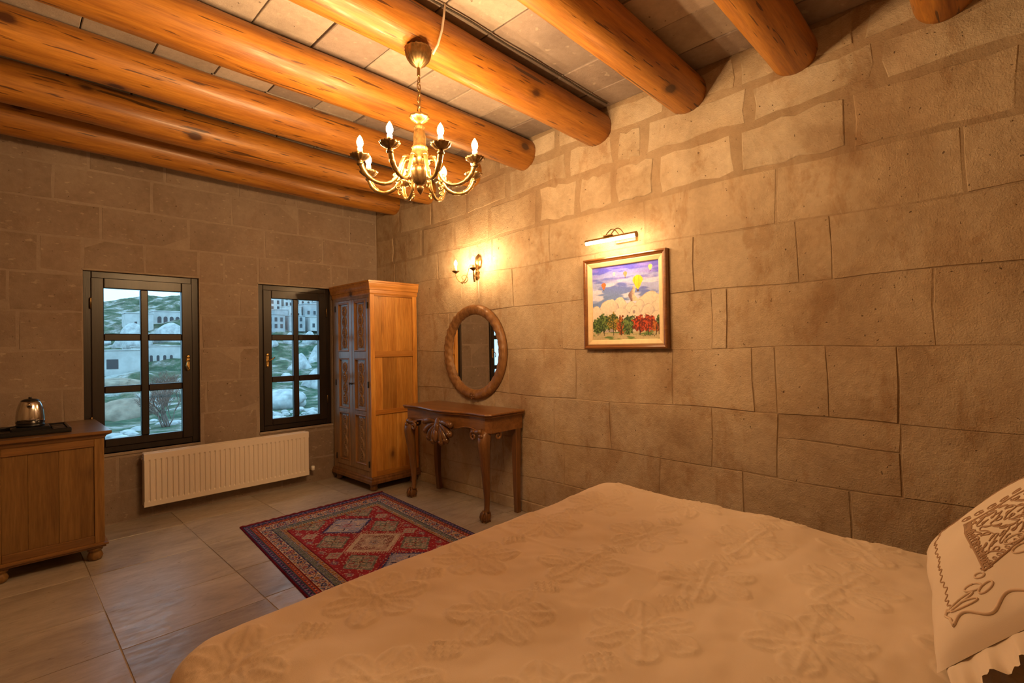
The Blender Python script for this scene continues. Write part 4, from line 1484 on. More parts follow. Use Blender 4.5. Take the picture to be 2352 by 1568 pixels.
    for k in range(7):
        arms.append(copy_tree(armo, t))
    for k, a in enumerate(arms):
        a.location = (0, 0, -O[2])
        a.rotation_euler = (0, 0, base + math.radians(22.5 - 4 + 45 * k))
    bpy.data.objects.remove(A)


chandelier()

# supply cord of the chandelier and the cable along the beam
tag(MB().tube([(1.4735, 1.929, 2.750), (1.4795, 1.895, 2.785), (1.49, 1.876, 2.85), (1.50, 1.872, 2.92), (1.51, 1.876, 2.984)], 0.0055, 8).build('supply_cord', 'cordw', None),
    'white supply cord running from the ceiling rose over the beam', 'cord')
tag(MB().tube([(0.9 + i * 0.069, 1.876 + 0.002 * math.sin(i), 2.972 + 0.003 * math.sin(i * 0.7)) for i in range(30)], 0.005, 8).build('ceiling_cable', 'cordd', None),
    'dark cable clipped along the top edge of the chandelier beam', 'cable')


def sconce():
    yc, z = 3.268, 2.02
    t = thing('wall_sconce', 'two armed brass candle wall lamp above the round mirror', 'lamp', (XR, yc, z))
    O = t.location

    def bld(mb, name, mat, parent=t):
        mb.v = [(a - O[0], b - O[1], c - O[2]) for a, b, c in mb.v]
        return mb.build(name, mat, parent)
    p = MB()
    rings = []
    for d, s in ((0.0, 1.0), (0.008, 1.0), (0.014, 0.86), (0.020, 0.55), (0.026, 0.3)):
        ring = []
        for i in range(40):
            a = 2 * PI * i / 40
            w = 1 + 0.05 * math.cos(8 * a)
            ring.append((XR - 0.002 - d, yc + 0.042 * s * w * math.cos(a), z + 0.062 + 0.066 * s * w * math.sin(a)))
        rings.append(ring)
    p.loft(rings)
    bld(p, 'back_plate', 'brassd')
    bld(MB().lathe([(0.004, -0.105), (0.010, -0.098), (0.016, -0.08), (0.019, -0.062), (0.014, -0.046), (0.02, -0.036), (0.022, -0.024), (0.014, -0.012), (0.012, 0.01), (0.008, 0.03)], 18, (XR - 0.026, yc, z)), 'stem', 'brassd')
    for s in (-1, 1):
        ex, ey = 2.80, yc + s * 0.115
        dx, dy = ex - (XR - 0.03), ey - yc
        ctrl = [(0.0, -0.03), (0.14, 0.022), (0.30, 0.03), (0.42, -0.02), (0.52, -0.085), (0.68, -0.12), (0.86, -0.108), (0.97, -0.07), (1.0, -0.04)]
        pts = [Vector((XR - 0.03 + dx * f, yc + dy * f, z + h)) for f, h in ctrl]
        sm = []
        for q in range(len(pts) - 1):
            p0 = pts[max(0, q - 1)]; p1 = pts[q]; p2 = pts[q + 1]; p3 = pts[min(len(pts) - 1, q + 2)]
            for k in range(4):
                f = k / 4
                sm.append(0.5 * ((2 * p1) + (p2 - p0) * f + (2 * p0 - 5 * p1 + 4 * p2 - p3) * f * f + (3 * p1 - p0 - 3 * p2 + p3) * f ** 3))
        sm.append(pts[-1])
        arm = bld(MB().tube(sm, 0.0055, 8), 'arm', 'brassd')
        L = math.hypot(dx, dy)
        d = (dx / L, dy / L, 0)
        sc = MB()
        q0 = Vector((XR - 0.03 + dx * 0.62, yc + dy * 0.62, z - 0.125))
        pp, rr = scroll(q0, (-d[0], -d[1], 0), (0, 0, 1), 0.042, 0.95, 24, 0.0038); sc.tube(pp, rr, 7)
        sc.ell((XR - 0.03 + dx * 0.7, yc + dy * 0.7, z - 0.124), (0.009, 0.009, 0.009))
        bld(sc, 'arm_scroll', 'brassd', arm)
        bld(MB().lathe([(0.006, -0.045), (0.012, -0.04), (0.02, -0.034), (0.032, -0.026), (0.034, -0.021), (0.018, -0.024), (0.009, -0.024)], 24, (ex, ey, z)), 'drip_cup', 'brassd', arm)
        bld(MB().lathe([(0.0105, -0.024), (0.0105, 0.02), (0.007, 0.022)], 14, (ex, ey, z)), 'candle_sleeve', 'candle', arm)
        bld(MB().lathe([(r_ * 0.8, z_ * 0.8 + 0.0225) for r_, z_ in bulb_profile()], 12, (ex, ey, z)), 'bulb', 'bulb2', arm)
    bld(MB().tube([(XR - 0.006, yc, z - 0.09), (XR - 0.005, yc + 0.002, z - 0.15), (XR - 0.005, yc - 0.001, z - 0.22), (XR - 0.005, yc, z - 0.30)], 0.005, 7), 'cord', 'cordw')


sconce()


# ------------------------------------------------------------------ rug
def rug():
    c00 = np.array((1.268, 4.10)); c10 = np.array((2.488, 4.112))
    L = 2.05
    dirv = np.array((-0.081, -1.0)); dirv = dirv / np.linalg.norm(dirv)
    Wd = 1.22
    nu, nv = 306, 512
    u = np.linspace(0, Wd, nu)[:, None] * np.ones((1, nv)); v = np.linspace(0, L, nv)[None, :] * np.ones((nu, 1))
    red = np.array((0.29, 0.034, 0.056)); navy = np.array((0.030, 0.034, 0.11)); cream = np.array((0.52, 0.44, 0.37)); teal = np.array((0.13, 0.16, 0.155))
    tan = np.array((0.38, 0.27, 0.16)); wine = np.array((0.13, 0.010, 0.025)); orange = np.array((0.42, 0.12, 0.05)); lblue = np.array((0.26, 0.28, 0.46)); grey = np.array((0.27, 0.25, 0.23))
    C = np.ones((nu, nv, 3)) * red

    def put(mask, col):
        C[mask] = col
    eu = np.minimum(u, Wd - u); ev = np.minimum(v, L - v)
    # along-border coordinate
    du = eu; along = v
    side = (eu / 1.0 < ev / 1.42)
    d = np.where(side, eu, ev / 1.42)
    al = np.where(side, v, u)
    put(d < 0.235, tan)
    put(d < 0.205, navy); put(d < 0.198, teal); put(d < 0.168, navy); put(d < 0.160, cream); put(d < 0.085, wine); put(d < 0.080, orange * 0.8); put(d < 0.052, navy); put(d < 0.012, wine)
    band = lambda a, b: (d >= a) & (d < b)
    per = lambda s, o=0.0: ((al + o) / s) % 1.0 - 0.5
    put(band(0.020, 0.026) & (np.abs(per(0.03)) < 0.32), lblue * 0.7); put(band(0.040, 0.046) & (np.abs(per(0.024)) < 0.25), teal)
    put(band(0.028, 0.038) & (np.abs(per(0.04)) < 0.22), np.array((0.22, 0.08, 0.25)))
    put(band(0.056, 0.076) & (np.abs(per(0.034)) < 0.22), red); put(band(0.060, 0.072) & (np.abs(per(0.034, 0.017)) < 0.14), navy); put(band(0.063, 0.069) & (np.abs(per(0.034)) < 0.10), cream)
    # main border rosettes
    k = np.floor((al) / 0.10).astype(int)
    pu = per(0.10) * 0.10; pd = d - 0.122
    dd = np.abs(pu) + np.abs(pd)
    rr = np.hypot(pu, pd)
    pal = [np.array((0.20, 0.06, 0.16)), np.array((0.40, 0.17, 0.06)), navy, np.array((0.30, 0.05, 0.05))]
    for q in range(4):
        mk = band(0.086, 0.158) & (k % 4 == q)
        put(mk & (dd < 0.040) & (dd > 0.030), pal[q]); put(mk & (rr < 0.017), pal[(q + 1) % 4]); put(mk & (rr < 0.006), cream)
        put(mk & (np.abs(np.abs(pu) - 0.036) < 0.006) & (np.abs(np.abs(pd) - 0.02) < 0.007), pal[(q + 2) % 4])
        put(mk & (np.abs(np.abs(pu) - 0.024) < 0.005) & (np.abs(np.abs(pd) - 0.026) < 0.004), navy)
    put(band(0.090, 0.154) & (np.abs(np.abs(per(0.10)) - 0.5) < 0.03) & (np.abs(pd) < 0.020), wine)
    put(band(0.174, 0.190) & (np.abs(per(0.05)) < 0.2), grey); put(band(0.178, 0.186) & (np.abs(per(0.05)) < 0.1), navy)
    put(band(0.199, 0.204) & (np.abs(per(0.02)) < 0.25), cream)
    put(band(0.212, 0.230) & (np.abs(per(0.03)) < 0.22), orange * 0.7); put(band(0.217, 0.224) & (np.abs(per(0.03, 0.015)) < 0.15), teal)
    # field medallions
    field = d >= 0.235
    uc = Wd / 2
    step = lambda x, s: np.floor(x / s + 0.5) * s

    def loz(cu, cv, hu, hv, cols, fringe=None):
        x = step(np.abs(u - cu), 0.008); y = step(np.abs(v - cv), 0.008)
        q = x / hu + y / hv
        if fringe is not None:
            put(field & (q < 1.14) & (((u * 125).astype(int) + (v * 125).astype(int)) % 3 == 0), fringe)
        for lim, col in cols:
            put(field & (q < lim), col)
        # hooks inside
        put(field & (q < 0.80) & (q > 0.45) & (np.sin(x * 380) * np.sin(y * 330) > 0.35), cols[-1][1])
        put(field & (q < 0.42) & (np.sin(x * 420 + 1) * np.sin(y * 420 + 1) > 0.3), cols[1][1])
        put(field & (np.abs(x - y * hu / hv * 0.9) < 0.005) & (q < 0.7), cols[0][1] * 0.6)
    for i in range(-1, 4):
        cv = 0.585 + 0.44 * i
        blue = i % 2 == 0
        for s in (-1, 1):
            loz(uc + s * 0.205, cv + 0.22, 0.125, 0.150, [(1.0, teal), (0.85, grey * 1.1), (0.5, teal * 1.2), (0.3, np.array((0.36, 0.27, 0.18))), (0.12, red)])
            loz(uc + s * 0.29, cv + 0.0, 0.06, 0.06, [(1.0, grey * 1.3), (0.6, np.array((0.40, 0.16, 0.18))), (0.3, cream)])
            loz(uc + s * 0.33, cv + 0.11, 0.03, 0.035, [(1.0, np.array((0.22, 0.10, 0.18))), (0.5, cream * 0.8)])
            loz(uc + s * 0.33, cv - 0.11, 0.03, 0.035, [(1.0, np.array((0.30, 0.10, 0.16))), (0.5, grey)])
        if i in (-1, 3):
            continue
        if blue:
            loz(uc, cv, 0.205, 0.195, [(1.0, navy * 1.4), (0.9, lblue), (0.6, np.array((0.36, 0.32, 0.46))), (0.25, np.array((0.40, 0.14, 0.20))), (0.1, cream)], navy)
        else:
            loz(uc, cv, 0.215, 0.205, [(1.0, cream * 0.95), (0.82, np.array((0.38, 0.27, 0.24))), (0.55, np.array((0.46, 0.40, 0.36))), (0.25, lblue * 0.7), (0.1, wine)], cream)
    put(field & (d < 0.242), wine)
    rs = np.random.RandomState(4)
    # woven irregularity: light and dark threads between neighbouring knots
    th = rs.rand(nu // 2 + 1, nv // 2 + 1).repeat(2, 0).repeat(2, 1)[:nu, :nv]
    C[field & (th > 0.90) & (d > 0.25)] = cream * 0.7
    C[(d < 0.235) & (d > 0.09) & (th > 0.88)] = lblue * 0.6
    C[(d < 0.16) & (d > 0.09) & (th < 0.14)] = navy * 1.6
    C *= (0.70 + 0.6 * th)[..., None] * (0.85 + 0.3 * rs.rand(nu, nv))[..., None]
    C *= (0.85 + 0.3 * fbm(u * 6, v * 6, 3))[..., None]
    base = c00[None, None, :] + (c10 - c00)[None, None, :] * (u / Wd)[..., None] + dirv[None, None, :] * v[..., None]
    wob = 0.006 * np.sin(v * 4 + 1) * np.where(u < 0.02, 1, 0) * 0
    edge = np.minimum(eu, ev)
    z = 0.0015 + 0.0075 * np.clip(edge / 0.006, 0, 1) + 0.0012 * rs.rand(nu, nv)
    V = np.stack([base[..., 0] + wob, base[..., 1], z], -1).reshape(-1, 3)
    ctr = base.reshape(-1, 2).mean(0)
    V[:, 0] -= ctr[0]; V[:, 1] -= ctr[1]
    t = thing('rug', 'red and navy patterned oriental rug with lozenge medallions on the tiled floor', 'rug', (ctr[0], ctr[1], 0))
    grid_mesh('pile', V, nu, nv, 'rug', t, False, C.reshape(-1, 3), 'knot_colour')
    # fringe / overcast end in wine red along the window-side end
    fm = MB()
    a, b = c00, c10
    pts = []
    for i in range(61):
        f = i / 60
        p = a + (b - a) * f
        pts.append((p[0] - ctr[0], p[1] + 0.004 + 0.005 * math.sin(i * 1.7) - ctr[1], 0.007 + 0.002 * math.sin(i * 2.3)))
    fm.tube(pts, 0.007, 6)
    fm.build('end_binding', simple('wine_wool', (0.15, 0.012, 0.03), 0.95, nscale=90), t)


rug()


# ------------------------------------------------------------------ bed, bedspread, pillow
BX0, BX1, BY0, BY1, BZ = 0.285, 2.375, -0.46, 1.585, 0.58


def bed():
    t = thing('bed', 'wide double bed with dark wooden headboard under a cream bedspread', 'bed', ((BX0 + BX1) / 2, (BY0 + BY1) / 2, 0))
    O = t.location

    def bld(mb, name, mat):
        mb.v = [(a - O[0], b - O[1], c - O[2]) for a, b, c in mb.v]
        return mb.build(name, mat, t)
    bld(MB().box(BX0 + 0.06, BX1 - 0.06, BY0, BY1 - 0.06, 0.14, 0.34, 0.02), 'bed_base', 'wal_y')
    bld(MB().box(BX0 + 0.04, BX1 - 0.04, BY0 + 0.01, BY1 - 0.045, 0.345, 0.545, 0.04), 'mattress', 'matt')
    for x in (BX0 + 0.14, BX1 - 0.14):
        for y in (BY0 + 0.1, BY1 - 0.16):
            bld(MB().lathe([(0.025, 0), (0.03, 0.01), (0.036, 0.14)], 12, (x, y, 0)), 'leg', 'wal_z')
    h = MB()
    h.box(BX0, BX1, BY0 - 0.06, BY0 - 0.01, 0.1, 0.98, 0.012)
    h.box(BX0 - 0.03, BX0 + 0.05, BY0 - 0.075, BY0 - 0.005, 0, 1.04, 0.012); h.box(BX1 - 0.05, BX1 + 0.03, BY0 - 0.075, BY0 - 0.005, 0, 1.04, 0.012)
    h.box(BX0 + 0.05, BX1 - 0.05, BY0 - 0.075, BY0 - 0.005, 0.95, 1.01, 0.012)
    bld(h, 'headboard', 'wal_y')


bed()


def bedspread():
    cell = 0.0072
    drop = 0.47
    s = np.arange(BX0 - drop, BX1 + drop + 1e-6, cell); tt = np.arange(BY0 + 0.02, BY1 + drop + 1e-6, cell)
    nu, nv = len(s), len(tt)
    S = s[:, None] * np.ones((1, nv)); T = tt[None, :] * np.ones((nu, 1))
    Rc, r = 0.13, 0.065
    cx = np.clip(S, BX0 + Rc, BX1 - Rc); cyy = np.minimum(T, BY1 - Rc)
    ox, oy = S - cx, T - cyy
    d0 = np.hypot(ox, oy)
    dirx = np.where(d0 > 1e-9, ox / np.maximum(d0, 1e-9), 0); diry = np.where(d0 > 1e-9, oy / np.maximum(d0, 1e-9), 0)
    flat = Rc - r
    d = np.clip(d0 - flat, 0, None)
    th = np.clip(d / r, 0, PI / 2)
    rad = np.where(d0 < flat, d0, flat + r * np.sin(th))
    below = np.clip(d - r * PI / 2, 0, None)
    below = np.minimum(below, 0.49 + 0.015 * np.sin(S * 9 + T * 7))
    zz = BZ - np.where(d0 < flat, 0, r * (1 - np.cos(th))) - below
    # gentle folds in the hanging sides
    per = np.where(np.abs(ox) > np.abs(oy), T, S)
    fold = np.sin(per * 17 + 2 * np.sin(per * 5)) * 0.5 + np.sin(per * 31 + 1.3) * 0.25
    corner = np.clip(np.minimum(np.abs(ox), np.abs(oy)) / 0.2, 0, 1)
    amp = (0.008 + 0.035 * below) * np.clip(below / 0.06, 0, 1)
    rad = rad + amp * (fold + 0.6) + 0.03 * below
    X = cx + dirx * rad; Y = cyy + diry * rad
    Z = zz
    top = np.clip(1 - d / 0.05, 0, 1)
    # broad undulation, a fold crease and the sag towards the lower left corner
    Z = Z + top * (0.018 * (fbm(S * 2.3, T * 2.3, 2, 3) - 0.5) + 0.030 * (fbm(S * 6, T * 6, 12, 3) - 0.5))
    Z = Z - 0.030 * np.clip((0.85 - X) / 0.6, 0, 1) ** 2 * np.clip((Y - 0.9) / 0.6, 0, 1)
    Z = Z + 0.012 * np.exp(-(((X - 2.25) / 0.22) ** 2 + ((Y - 1.48) / 0.2) ** 2)) - 0.016 * np.exp(-(((X - 2.3) / 0.2) ** 2 + ((Y - 0.35) / 0.22) ** 2))
    Z = Z + top * 0.004 * np.exp(-((X - 1.48 + 0.03 * np.sin(Y * 6)) / 0.012) ** 2) * np.clip((Y - 0.1) / 0.3, 0, 1)
    Z = Z + top * 0.004 * np.exp(-((np.hypot(X - 1.3, (Y - 1.3) * 1.4) - 0.5) / 0.02) ** 2) * 0.4
    # woven relief: leaf flowers and dotted blocks
    rng2 = np.random.RandomState(8)
    h = np.zeros_like(S)
    P = 0.40
    i0, i1 = int(S.min() / P) - 1, int(S.max() / P) + 2
    for i in range(i0, i1):
        for j in range(int(T.min() / P) - 2, int(T.max() / P) + 2):
            fx = i * P + (j % 2) * P / 2 + rng2.uniform(-.015, .015); fy = j * P * 0.86 + rng2.uniform(-.015, .015)
            sel = (np.abs(S - fx) < 0.19) & (np.abs(T - fy) < 0.19)
            if not sel.any():
                continue
            x = S[sel] - fx; y = T[sel] - fy
            rr = np.hypot(x, y); an = np.arctan2(y, x) + 0.3 * (i + 2 * j)
            hh = np.zeros_like(x)
            npet = 6
            k = (an / (2 * PI) * npet) % 1.0 - 0.5
            wid = 0.42 * np.sin(np.clip((rr - 0.012) / 0.143, 0, 1) * PI) ** 0.7
            inside = (np.abs(k) < wid) & (rr > 0.012) & (rr < 0.155)
            rib = 0.55 + 0.45 * np.sign(np.sin(rr * 420 + np.abs(k) * 26))
            hh = np.where(inside, 0.0034 * rib, hh)
            hh = np.where(inside & (np.abs(k) < 0.05), 0.005, hh)
            hh = np.where(np.abs(np.abs(k) - wid) < 0.05, np.where((rr > 0.012) & (rr < 0.157), 0.0042, hh), hh)
            hh = np.where(rr < 0.012, 0.005, hh)
            h[sel] = np.maximum(h[sel], hh)
            # dotted block between flowers
            gx, gy = fx + P * 0.5, fy
            sel = (np.abs(S - gx) < 0.05) & (np.abs(T - gy) < 0.05)
            if sel.any():
                a = S[sel] - gx; b = T[sel] - gy
                dots = (np.sin(a * 230) * np.sin(b * 230) > 0.25) & (np.abs(a) + np.abs(b) < 0.06)
                h[sel] = np.maximum(h[sel], np.where(dots, 0.006, 0))
    Z = Z + h * np.clip(top + 0.3, 0, 1)
    Z = np.maximum(Z, 0.03)
    ctr = ((BX0 + BX1) / 2, (BY0 + BY1) / 2, 0)
    V = np.stack([X - ctr[0], Y - ctr[1], Z], -1).reshape(-1, 3)
    tone = np.clip(1.02 - 0.06 * (h > 0.0008) * (0.6 + 0.4 * np.sin(S * 700)), 0, 2)
    col = np.array((0.69, 0.575, 0.45))[None, None, :] * tone[..., None]
    o = grid_mesh('bedspread', V, nu, nv, 'spread', None, True, col.reshape(-1, 3), 'weave_colour', loc=ctr)
    tag(o, 'cream woven bedspread with leaf and dot relief covering the bed', 'bedspread')


bedspread()


def pillow():
    t = thing('pillow', 'white linen pillow with brown cord embroidery propped at the head of the bed', 'pillow', (1.83, 0.147, 0.606))
    wd, ht, thick = 0.80, 0.54, 0.085
    tilt = math.radians(44)
    # local frame: a along the lower edge, b up the pillow (towards the headboard, rising), n outwards
    A = Vector((1, 0.1, 0)).normalized()
    B = Vector((A.y * math.cos(tilt), -A.x * math.cos(tilt), math.sin(tilt)))
    Nn = A.cross(B)
    if Nn.z < 0:
        Nn = -Nn

    def P(a, b, n):
        return A * a + B * b + Nn * n

    def hgt(a, b):
        u = 2 * a / wd; v = 2 * (b / ht) - 1
        k = max(0.0, 1 - abs(u) ** 3.2) * max(0.0, 1 - abs(v) ** 3.0)
        return thick * k ** 0.55

    def wave(a, b):
        return 0.004 * math.sin(a * 14 + b * 9) + 0.003 * math.sin(a * 27 - b * 21)

    def shape(a, b, n):
        u = 2 * a / wd; v = 2 * b / ht - 1
        aa = a * (1 - 0.05 * (1 - v * v) * abs(u)); bb = ht / 2 + (b - ht / 2) * (1 - 0.06 * (1 - u * u) * abs(v))
        return P(aa, bb, n)
    nu, nv = 64, 46
    V = []; F = []
    for side in (1, -1):
        o = len(V)
        for i in range(nu + 1):
            for j in range(nv + 1):
                a = (i / nu - 0.5) * wd; b = j / nv * ht
                hh = hgt(a, b)
                V.append(shape(a, b, side * hh * (1.0 if side > 0 else 0.25) + wave(a, b) * min(1, hh / 0.03)))
        for i in range(nu):
            for j in range(nv):
                q = (o + i * (nv + 1) + j, o + (i + 1) * (nv + 1) + j, o + (i + 1) * (nv + 1) + j + 1, o + i * (nv + 1) + j + 1)
                F.append(q if side > 0 else q[::-1])
    MB().add(V, F, True).build('pillow_body', 'pillow', t)
    # ruffled scalloped hem at the end towards the middle of the bed
    V = []; F = []
    m, rows = 84, 8
    for i in range(m + 1):
        b = 0.02 + i / m * (ht - 0.04)
        for k in range(rows + 1):
            f = k / rows
            sc = 0.014 * abs(math.sin(i / m * PI * 8))
            V.append(P(-wd / 2 + 0.03 - f * (0.085 + sc), b, -0.012 * f + 0.010 * f * math.sin(i * 0.55) + 0.004 * f * math.sin(i * 1.3)))
    for i in range(m):
        for k in range(rows):
            F.append((i * (rows + 1) + k, i * (rows + 1) + k + 1, (i + 1) * (rows + 1) + k + 1, (i + 1) * (rows + 1) + k))
    MB().add(V, F, True).build('ruffled_hem', 'pillow', t)

    def on(a, b, lift):
        hh = hgt(a, b)
        return shape(a, b, hh + wave(a, b) * min(1, hh / 0.03) + lift)

    def cord(pts, r, name, mat, lift=None):
        return MB().tube([on(a, b, r * 0.5 if lift is None else lift) for a, b in pts], r, 5).build(name, mat, t)
    # fan panel: looped border cords, outer arc and rows of scrolling braid
    TL, AP, AR, TR = (0.12, 0.19), (-0.25, 0.20), (-0.13, 0.50), (0.11, 0.52)
    lerp = lambda p, q, f: (p[0] + (q[0] - p[0]) * f, p[1] + (q[1] - p[1]) * f)
    for p, q in ((TL, AP), (AP, AR)):
        cord([lerp(p, q, f) for f in np.linspace(0, 1, 40)], 0.0024, 'fan_border', 'cordb')
        dx, dy = q[0] - p[0], q[1] - p[1]
        L = math.hypot(dx, dy); nx, ny = dy / L, -dx / L
        lp = []
        for i in range(230):
            f = i / 229
            c = lerp(p, q, f)
            w = 0.011 + 0.010 * math.sin(i * 0.7); s_ = 0.006 * math.cos(i * 0.7)
            lp.append((c[0] + nx * w + dx / L * s_, c[1] + ny * w + dy / L * s_))
        cord(lp, 0.0016, 'looped_braid', 'cordb')
    cord([lerp(TL, TR, f) for f in np.linspace(0, 1, 30)], 0.0024, 'fan_border', 'cordb')
    for k in range(9):
        f0 = (k + 0.5) / 9.5
        p, q = lerp(TL, TR, f0), lerp(AP, AR, f0)
        p, q = lerp(p, q, 0.06), lerp(p, q, 0.94)
        pts = []
        for i in range(170):
            f = i / 169
            c = lerp(p, q, f)
            pts.append((c[0] + 0.016 * math.cos(i * 0.30 + k * 2) + 0.004 * math.sin(i * 0.77), c[1] + 0.012 * math.sin(i * 0.37 + k) + 0.008 * math.sin(i * 0.11 + k)))
        cord(pts, 0.0019, 'scroll_braid', 'cordb')
    for k in range(9):
        c = lerp((0.155, 0.20), (0.15, 0.50), k / 8)
        cord([(c[0] + 0.010 * math.cos(i * 0.45) + 0.001 * i, c[1] + 0.013 * math.sin(i * 0.45)) for i in range(18)], 0.0017, 'edge_scroll', 'cordb')
    # stitched zigzag line along the lower edge and round the far end
    st = []
    for i in range(130):
        a = 0.31 - 0.61 * i / 129
        st.append((a, 0.088 + 0.005 * math.sin(i * 0.9) + 0.003 * math.sin(i * 0.31)))
    cord(st, 0.0015, 'stitched_line', 'cordb')
    cord([(0.31 + 0.004 * math.sin(i * 0.9), 0.09 + 0.38 * i / 89) for i in range(90)], 0.0015, 'stitched_line', 'cordb')
    # cream scalloped cord near the hem, bow and eyelet loops
    sc = [(-0.30, 0.085), (-0.315, 0.075), (-0.335, 0.085), (-0.345, 0.085)]
    for i in range(110):
        b = 0.085 + 0.42 * i / 109
        sc.append((-0.355 + 0.014 * math.sin(b * 60 + 1.0), b))
    cord(sc, 0.0034, 'scalloped_cord', 'cordc')
    for ox, ob, ax, ab_, ro in ((-0.285, 0.160, 0.012, 0.022, 0.5), (-0.305, 0.185, 0.010, 0.020, -0.5), (-0.32, 0.125, 0.008, 0.034, 0.15), (-0.305, 0.12, 0.007, 0.036, -0.1),
                                (-0.19, 0.29, 0.014, 0.024, 0.2), (-0.235, 0.295, 0.014, 0.024, 0.0), (-0.255, 0.185, 0.009, 0.014, 0.9)):
        pts = []
        for i in range(21):
            th = 2 * PI * i / 20
            x, y = ax * math.cos(th), ab_ * math.sin(th)
            pts.append((ox + x * math.cos(ro) - y * math.sin(ro), ob + x * math.sin(ro) + y * math.cos(ro)))
        cord(pts, 0.0024, 'cord_loop', 'cordc')


pillow()


def back_pillow():
    """plain pillow standing against the headboard, carrying the propped one"""
    wd, ht, th = 0.74, 0.40, 0.085
    V = []; F = []
    nu, nv = 34, 24
    for side in (1, -1):
        o = len(V)
        for i in range(nu + 1):
            for j in range(nv + 1):
                u = 2 * i / nu - 1; v = 2 * j / nv - 1
                k = (max(0.0, 1 - abs(u) ** 3.5) * max(0.0, 1 - abs(v) ** 3.2)) ** 0.5
                V.append((u * wd / 2 * (1 - 0.04 * (1 - v * v)), side * th * k, ht / 2 + v * ht / 2 * (1 - 0.05 * (1 - u * u))))
        for i in range(nu):
            for j in range(nv):
                q = (o + i * (nv + 1) + j, o + (i + 1) * (nv + 1) + j, o + (i + 1) * (nv + 1) + j + 1, o + i * (nv + 1) + j + 1)
                F.append(q[::-1] if side > 0 else q)
    ob = MB().add(V, F, True).build('pillow', 'pillow')
    ob.location = (1.84, -0.372, 0.592)
    tag(ob, 'plain white pillow standing against the headboard behind the embroidered pillow', 'pillow')


back_pillow()

# ------------------------------------------------------------------ outdoors: valley, hillside, houses, rocks, bare shrubs
YS = np.array([5.0, 10, 20, 30, 45, 60, 80, 95, 110, 130, 150, 190])
ZS = np.array([-3.9, -3.9, -3.2, -2.9, -3.0, -2.5, -1.5, 1.0, 4.0, 9.6, 13.2, 13.8])


def ground(x, y):
    x = np.asarray(x, float); y = np.asarray(y, float)
    z = np.interp(y, YS, ZS)
    far = np.clip((y - 70) / 40, 0, 1)
    z = z + far * np.clip((x - 18) * 0.16, -1.5, 9)
    z = z + 1.0 * np.clip((y - 22) / 60, 0, 1) * (fbm(x * 0.16 + 40, y * 0.16 + 10, 70, 4) - 0.5) * 3.0 + 0.35 * (fbm(x * 0.7 + 30, y * 0.7 + 9, 71, 3) - 0.5)
    return z


def hill_mat():
    k = NT('hillside_grass')
    v = k.pos()
    n = k.noise(v, 0.35, 6, 0.65)
    c = k.ramp(n, [(0.36, (0.035, 0.07, 0.05)), (0.47, (0.065, 0.125, 0.075)), (0.54, (0.18, 0.19, 0.15)), (0.62, (0.42, 0.43, 0.41))])
    f = k.noise(v, 3.5, 4, 0.7)
    c = k.mix(0.5, c, k.ramp(f, [(0.3, (0.45, 0.45, 0.45)), (0.7, (1.25, 1.25, 1.25))]), 'MULTIPLY')
    return k.set(c, 0.95, k.bump(f, 0.6, 0.3), spec=0.1)


M['hill'] = hill_mat()
M['rock'] = simple('pale_tuff_rock', (0.47, 0.48, 0.48), 0.9, nscale=1.6, namt=0.55, bump=0.8)
M['rockb'] = simple('brown_tuff_rock', (0.30, 0.25, 0.19), 0.9, nscale=1.6, namt=0.6, bump=0.8)
M['house'] = simple('house_stone', (0.54, 0.54, 0.53), 0.9, nscale=0.9, namt=0.3)
M['houseb'] = simple('house_stone_grey', (0.40, 0.41, 0.42), 0.9, nscale=0.9, namt=0.3)
M['hwin'] = simple('dark_opening', (0.035, 0.045, 0.055), 0.4)
M['twig'] = simple('bare_twigs', (0.17, 0.13, 0.11), 0.9)
gx = np.linspace(-25, 95, 150); gy = np.concatenate([np.linspace(5.6, 60, 110), np.linspace(60.8, 190, 120)])
GX = gx[:, None] * np.ones((1, len(gy))); GY = gy[None, :] * np.ones((len(gx), 1))
GZ = ground(GX, GY)
hill = grid_mesh('hillside', np.stack([GX, GY, GZ], -1).reshape(-1, 3), len(gx), len(gy), 'hill')
tag(hill, 'grassy valley and rocky hillside outside the windows', 'hillside', kind='structure')


def house(x, y, w, d, h, mat, wins, label, group=None, arch=False, roof=None, name='stone_house', sink=0.6, zb=None):
    z = float(ground(x, y)) - sink if zb is None else zb
    t = thing(name, label, 'house', (x, y, z), group)
    b = MB().box(-w / 2, w / 2, -d / 2, d / 2, 0, h, 0.04)
    b.build('walls', mat, t)
    MB().box(-w / 2 - 0.1, w / 2 + 0.1, -d / 2 - 0.1, d / 2 + 0.1, h, h + 0.16, 0.03).build('parapet', mat, t)
    for (cx, cz, ww, wh) in wins:
        m = MB()
        if arch:
            pts = [(-ww / 2, 0), (ww / 2, 0), (ww / 2, wh - ww / 2)] + [(ww / 2 * math.cos(a), wh - ww / 2 + ww / 2 * math.sin(a)) for a in np.linspace(0.3, PI - 0.3, 6)] + [(-ww / 2, wh - ww / 2)]
            n = len(pts)
            m.add([(cx + p, -d / 2 - 0.03, cz + q) for p, q in pts] + [(cx + p, -d / 2 + 0.05, cz + q) for p, q in pts], [tuple(range(n))] + [(i, n + i, n + (i + 1) % n, (i + 1) % n) for i in range(n)])
        else:
            m.box(cx - ww / 2, cx + ww / 2, -d / 2 - 0.03, -d / 2 + 0.05, cz, cz + wh)
        m.build('window_opening', 'hwin', t)
    return t


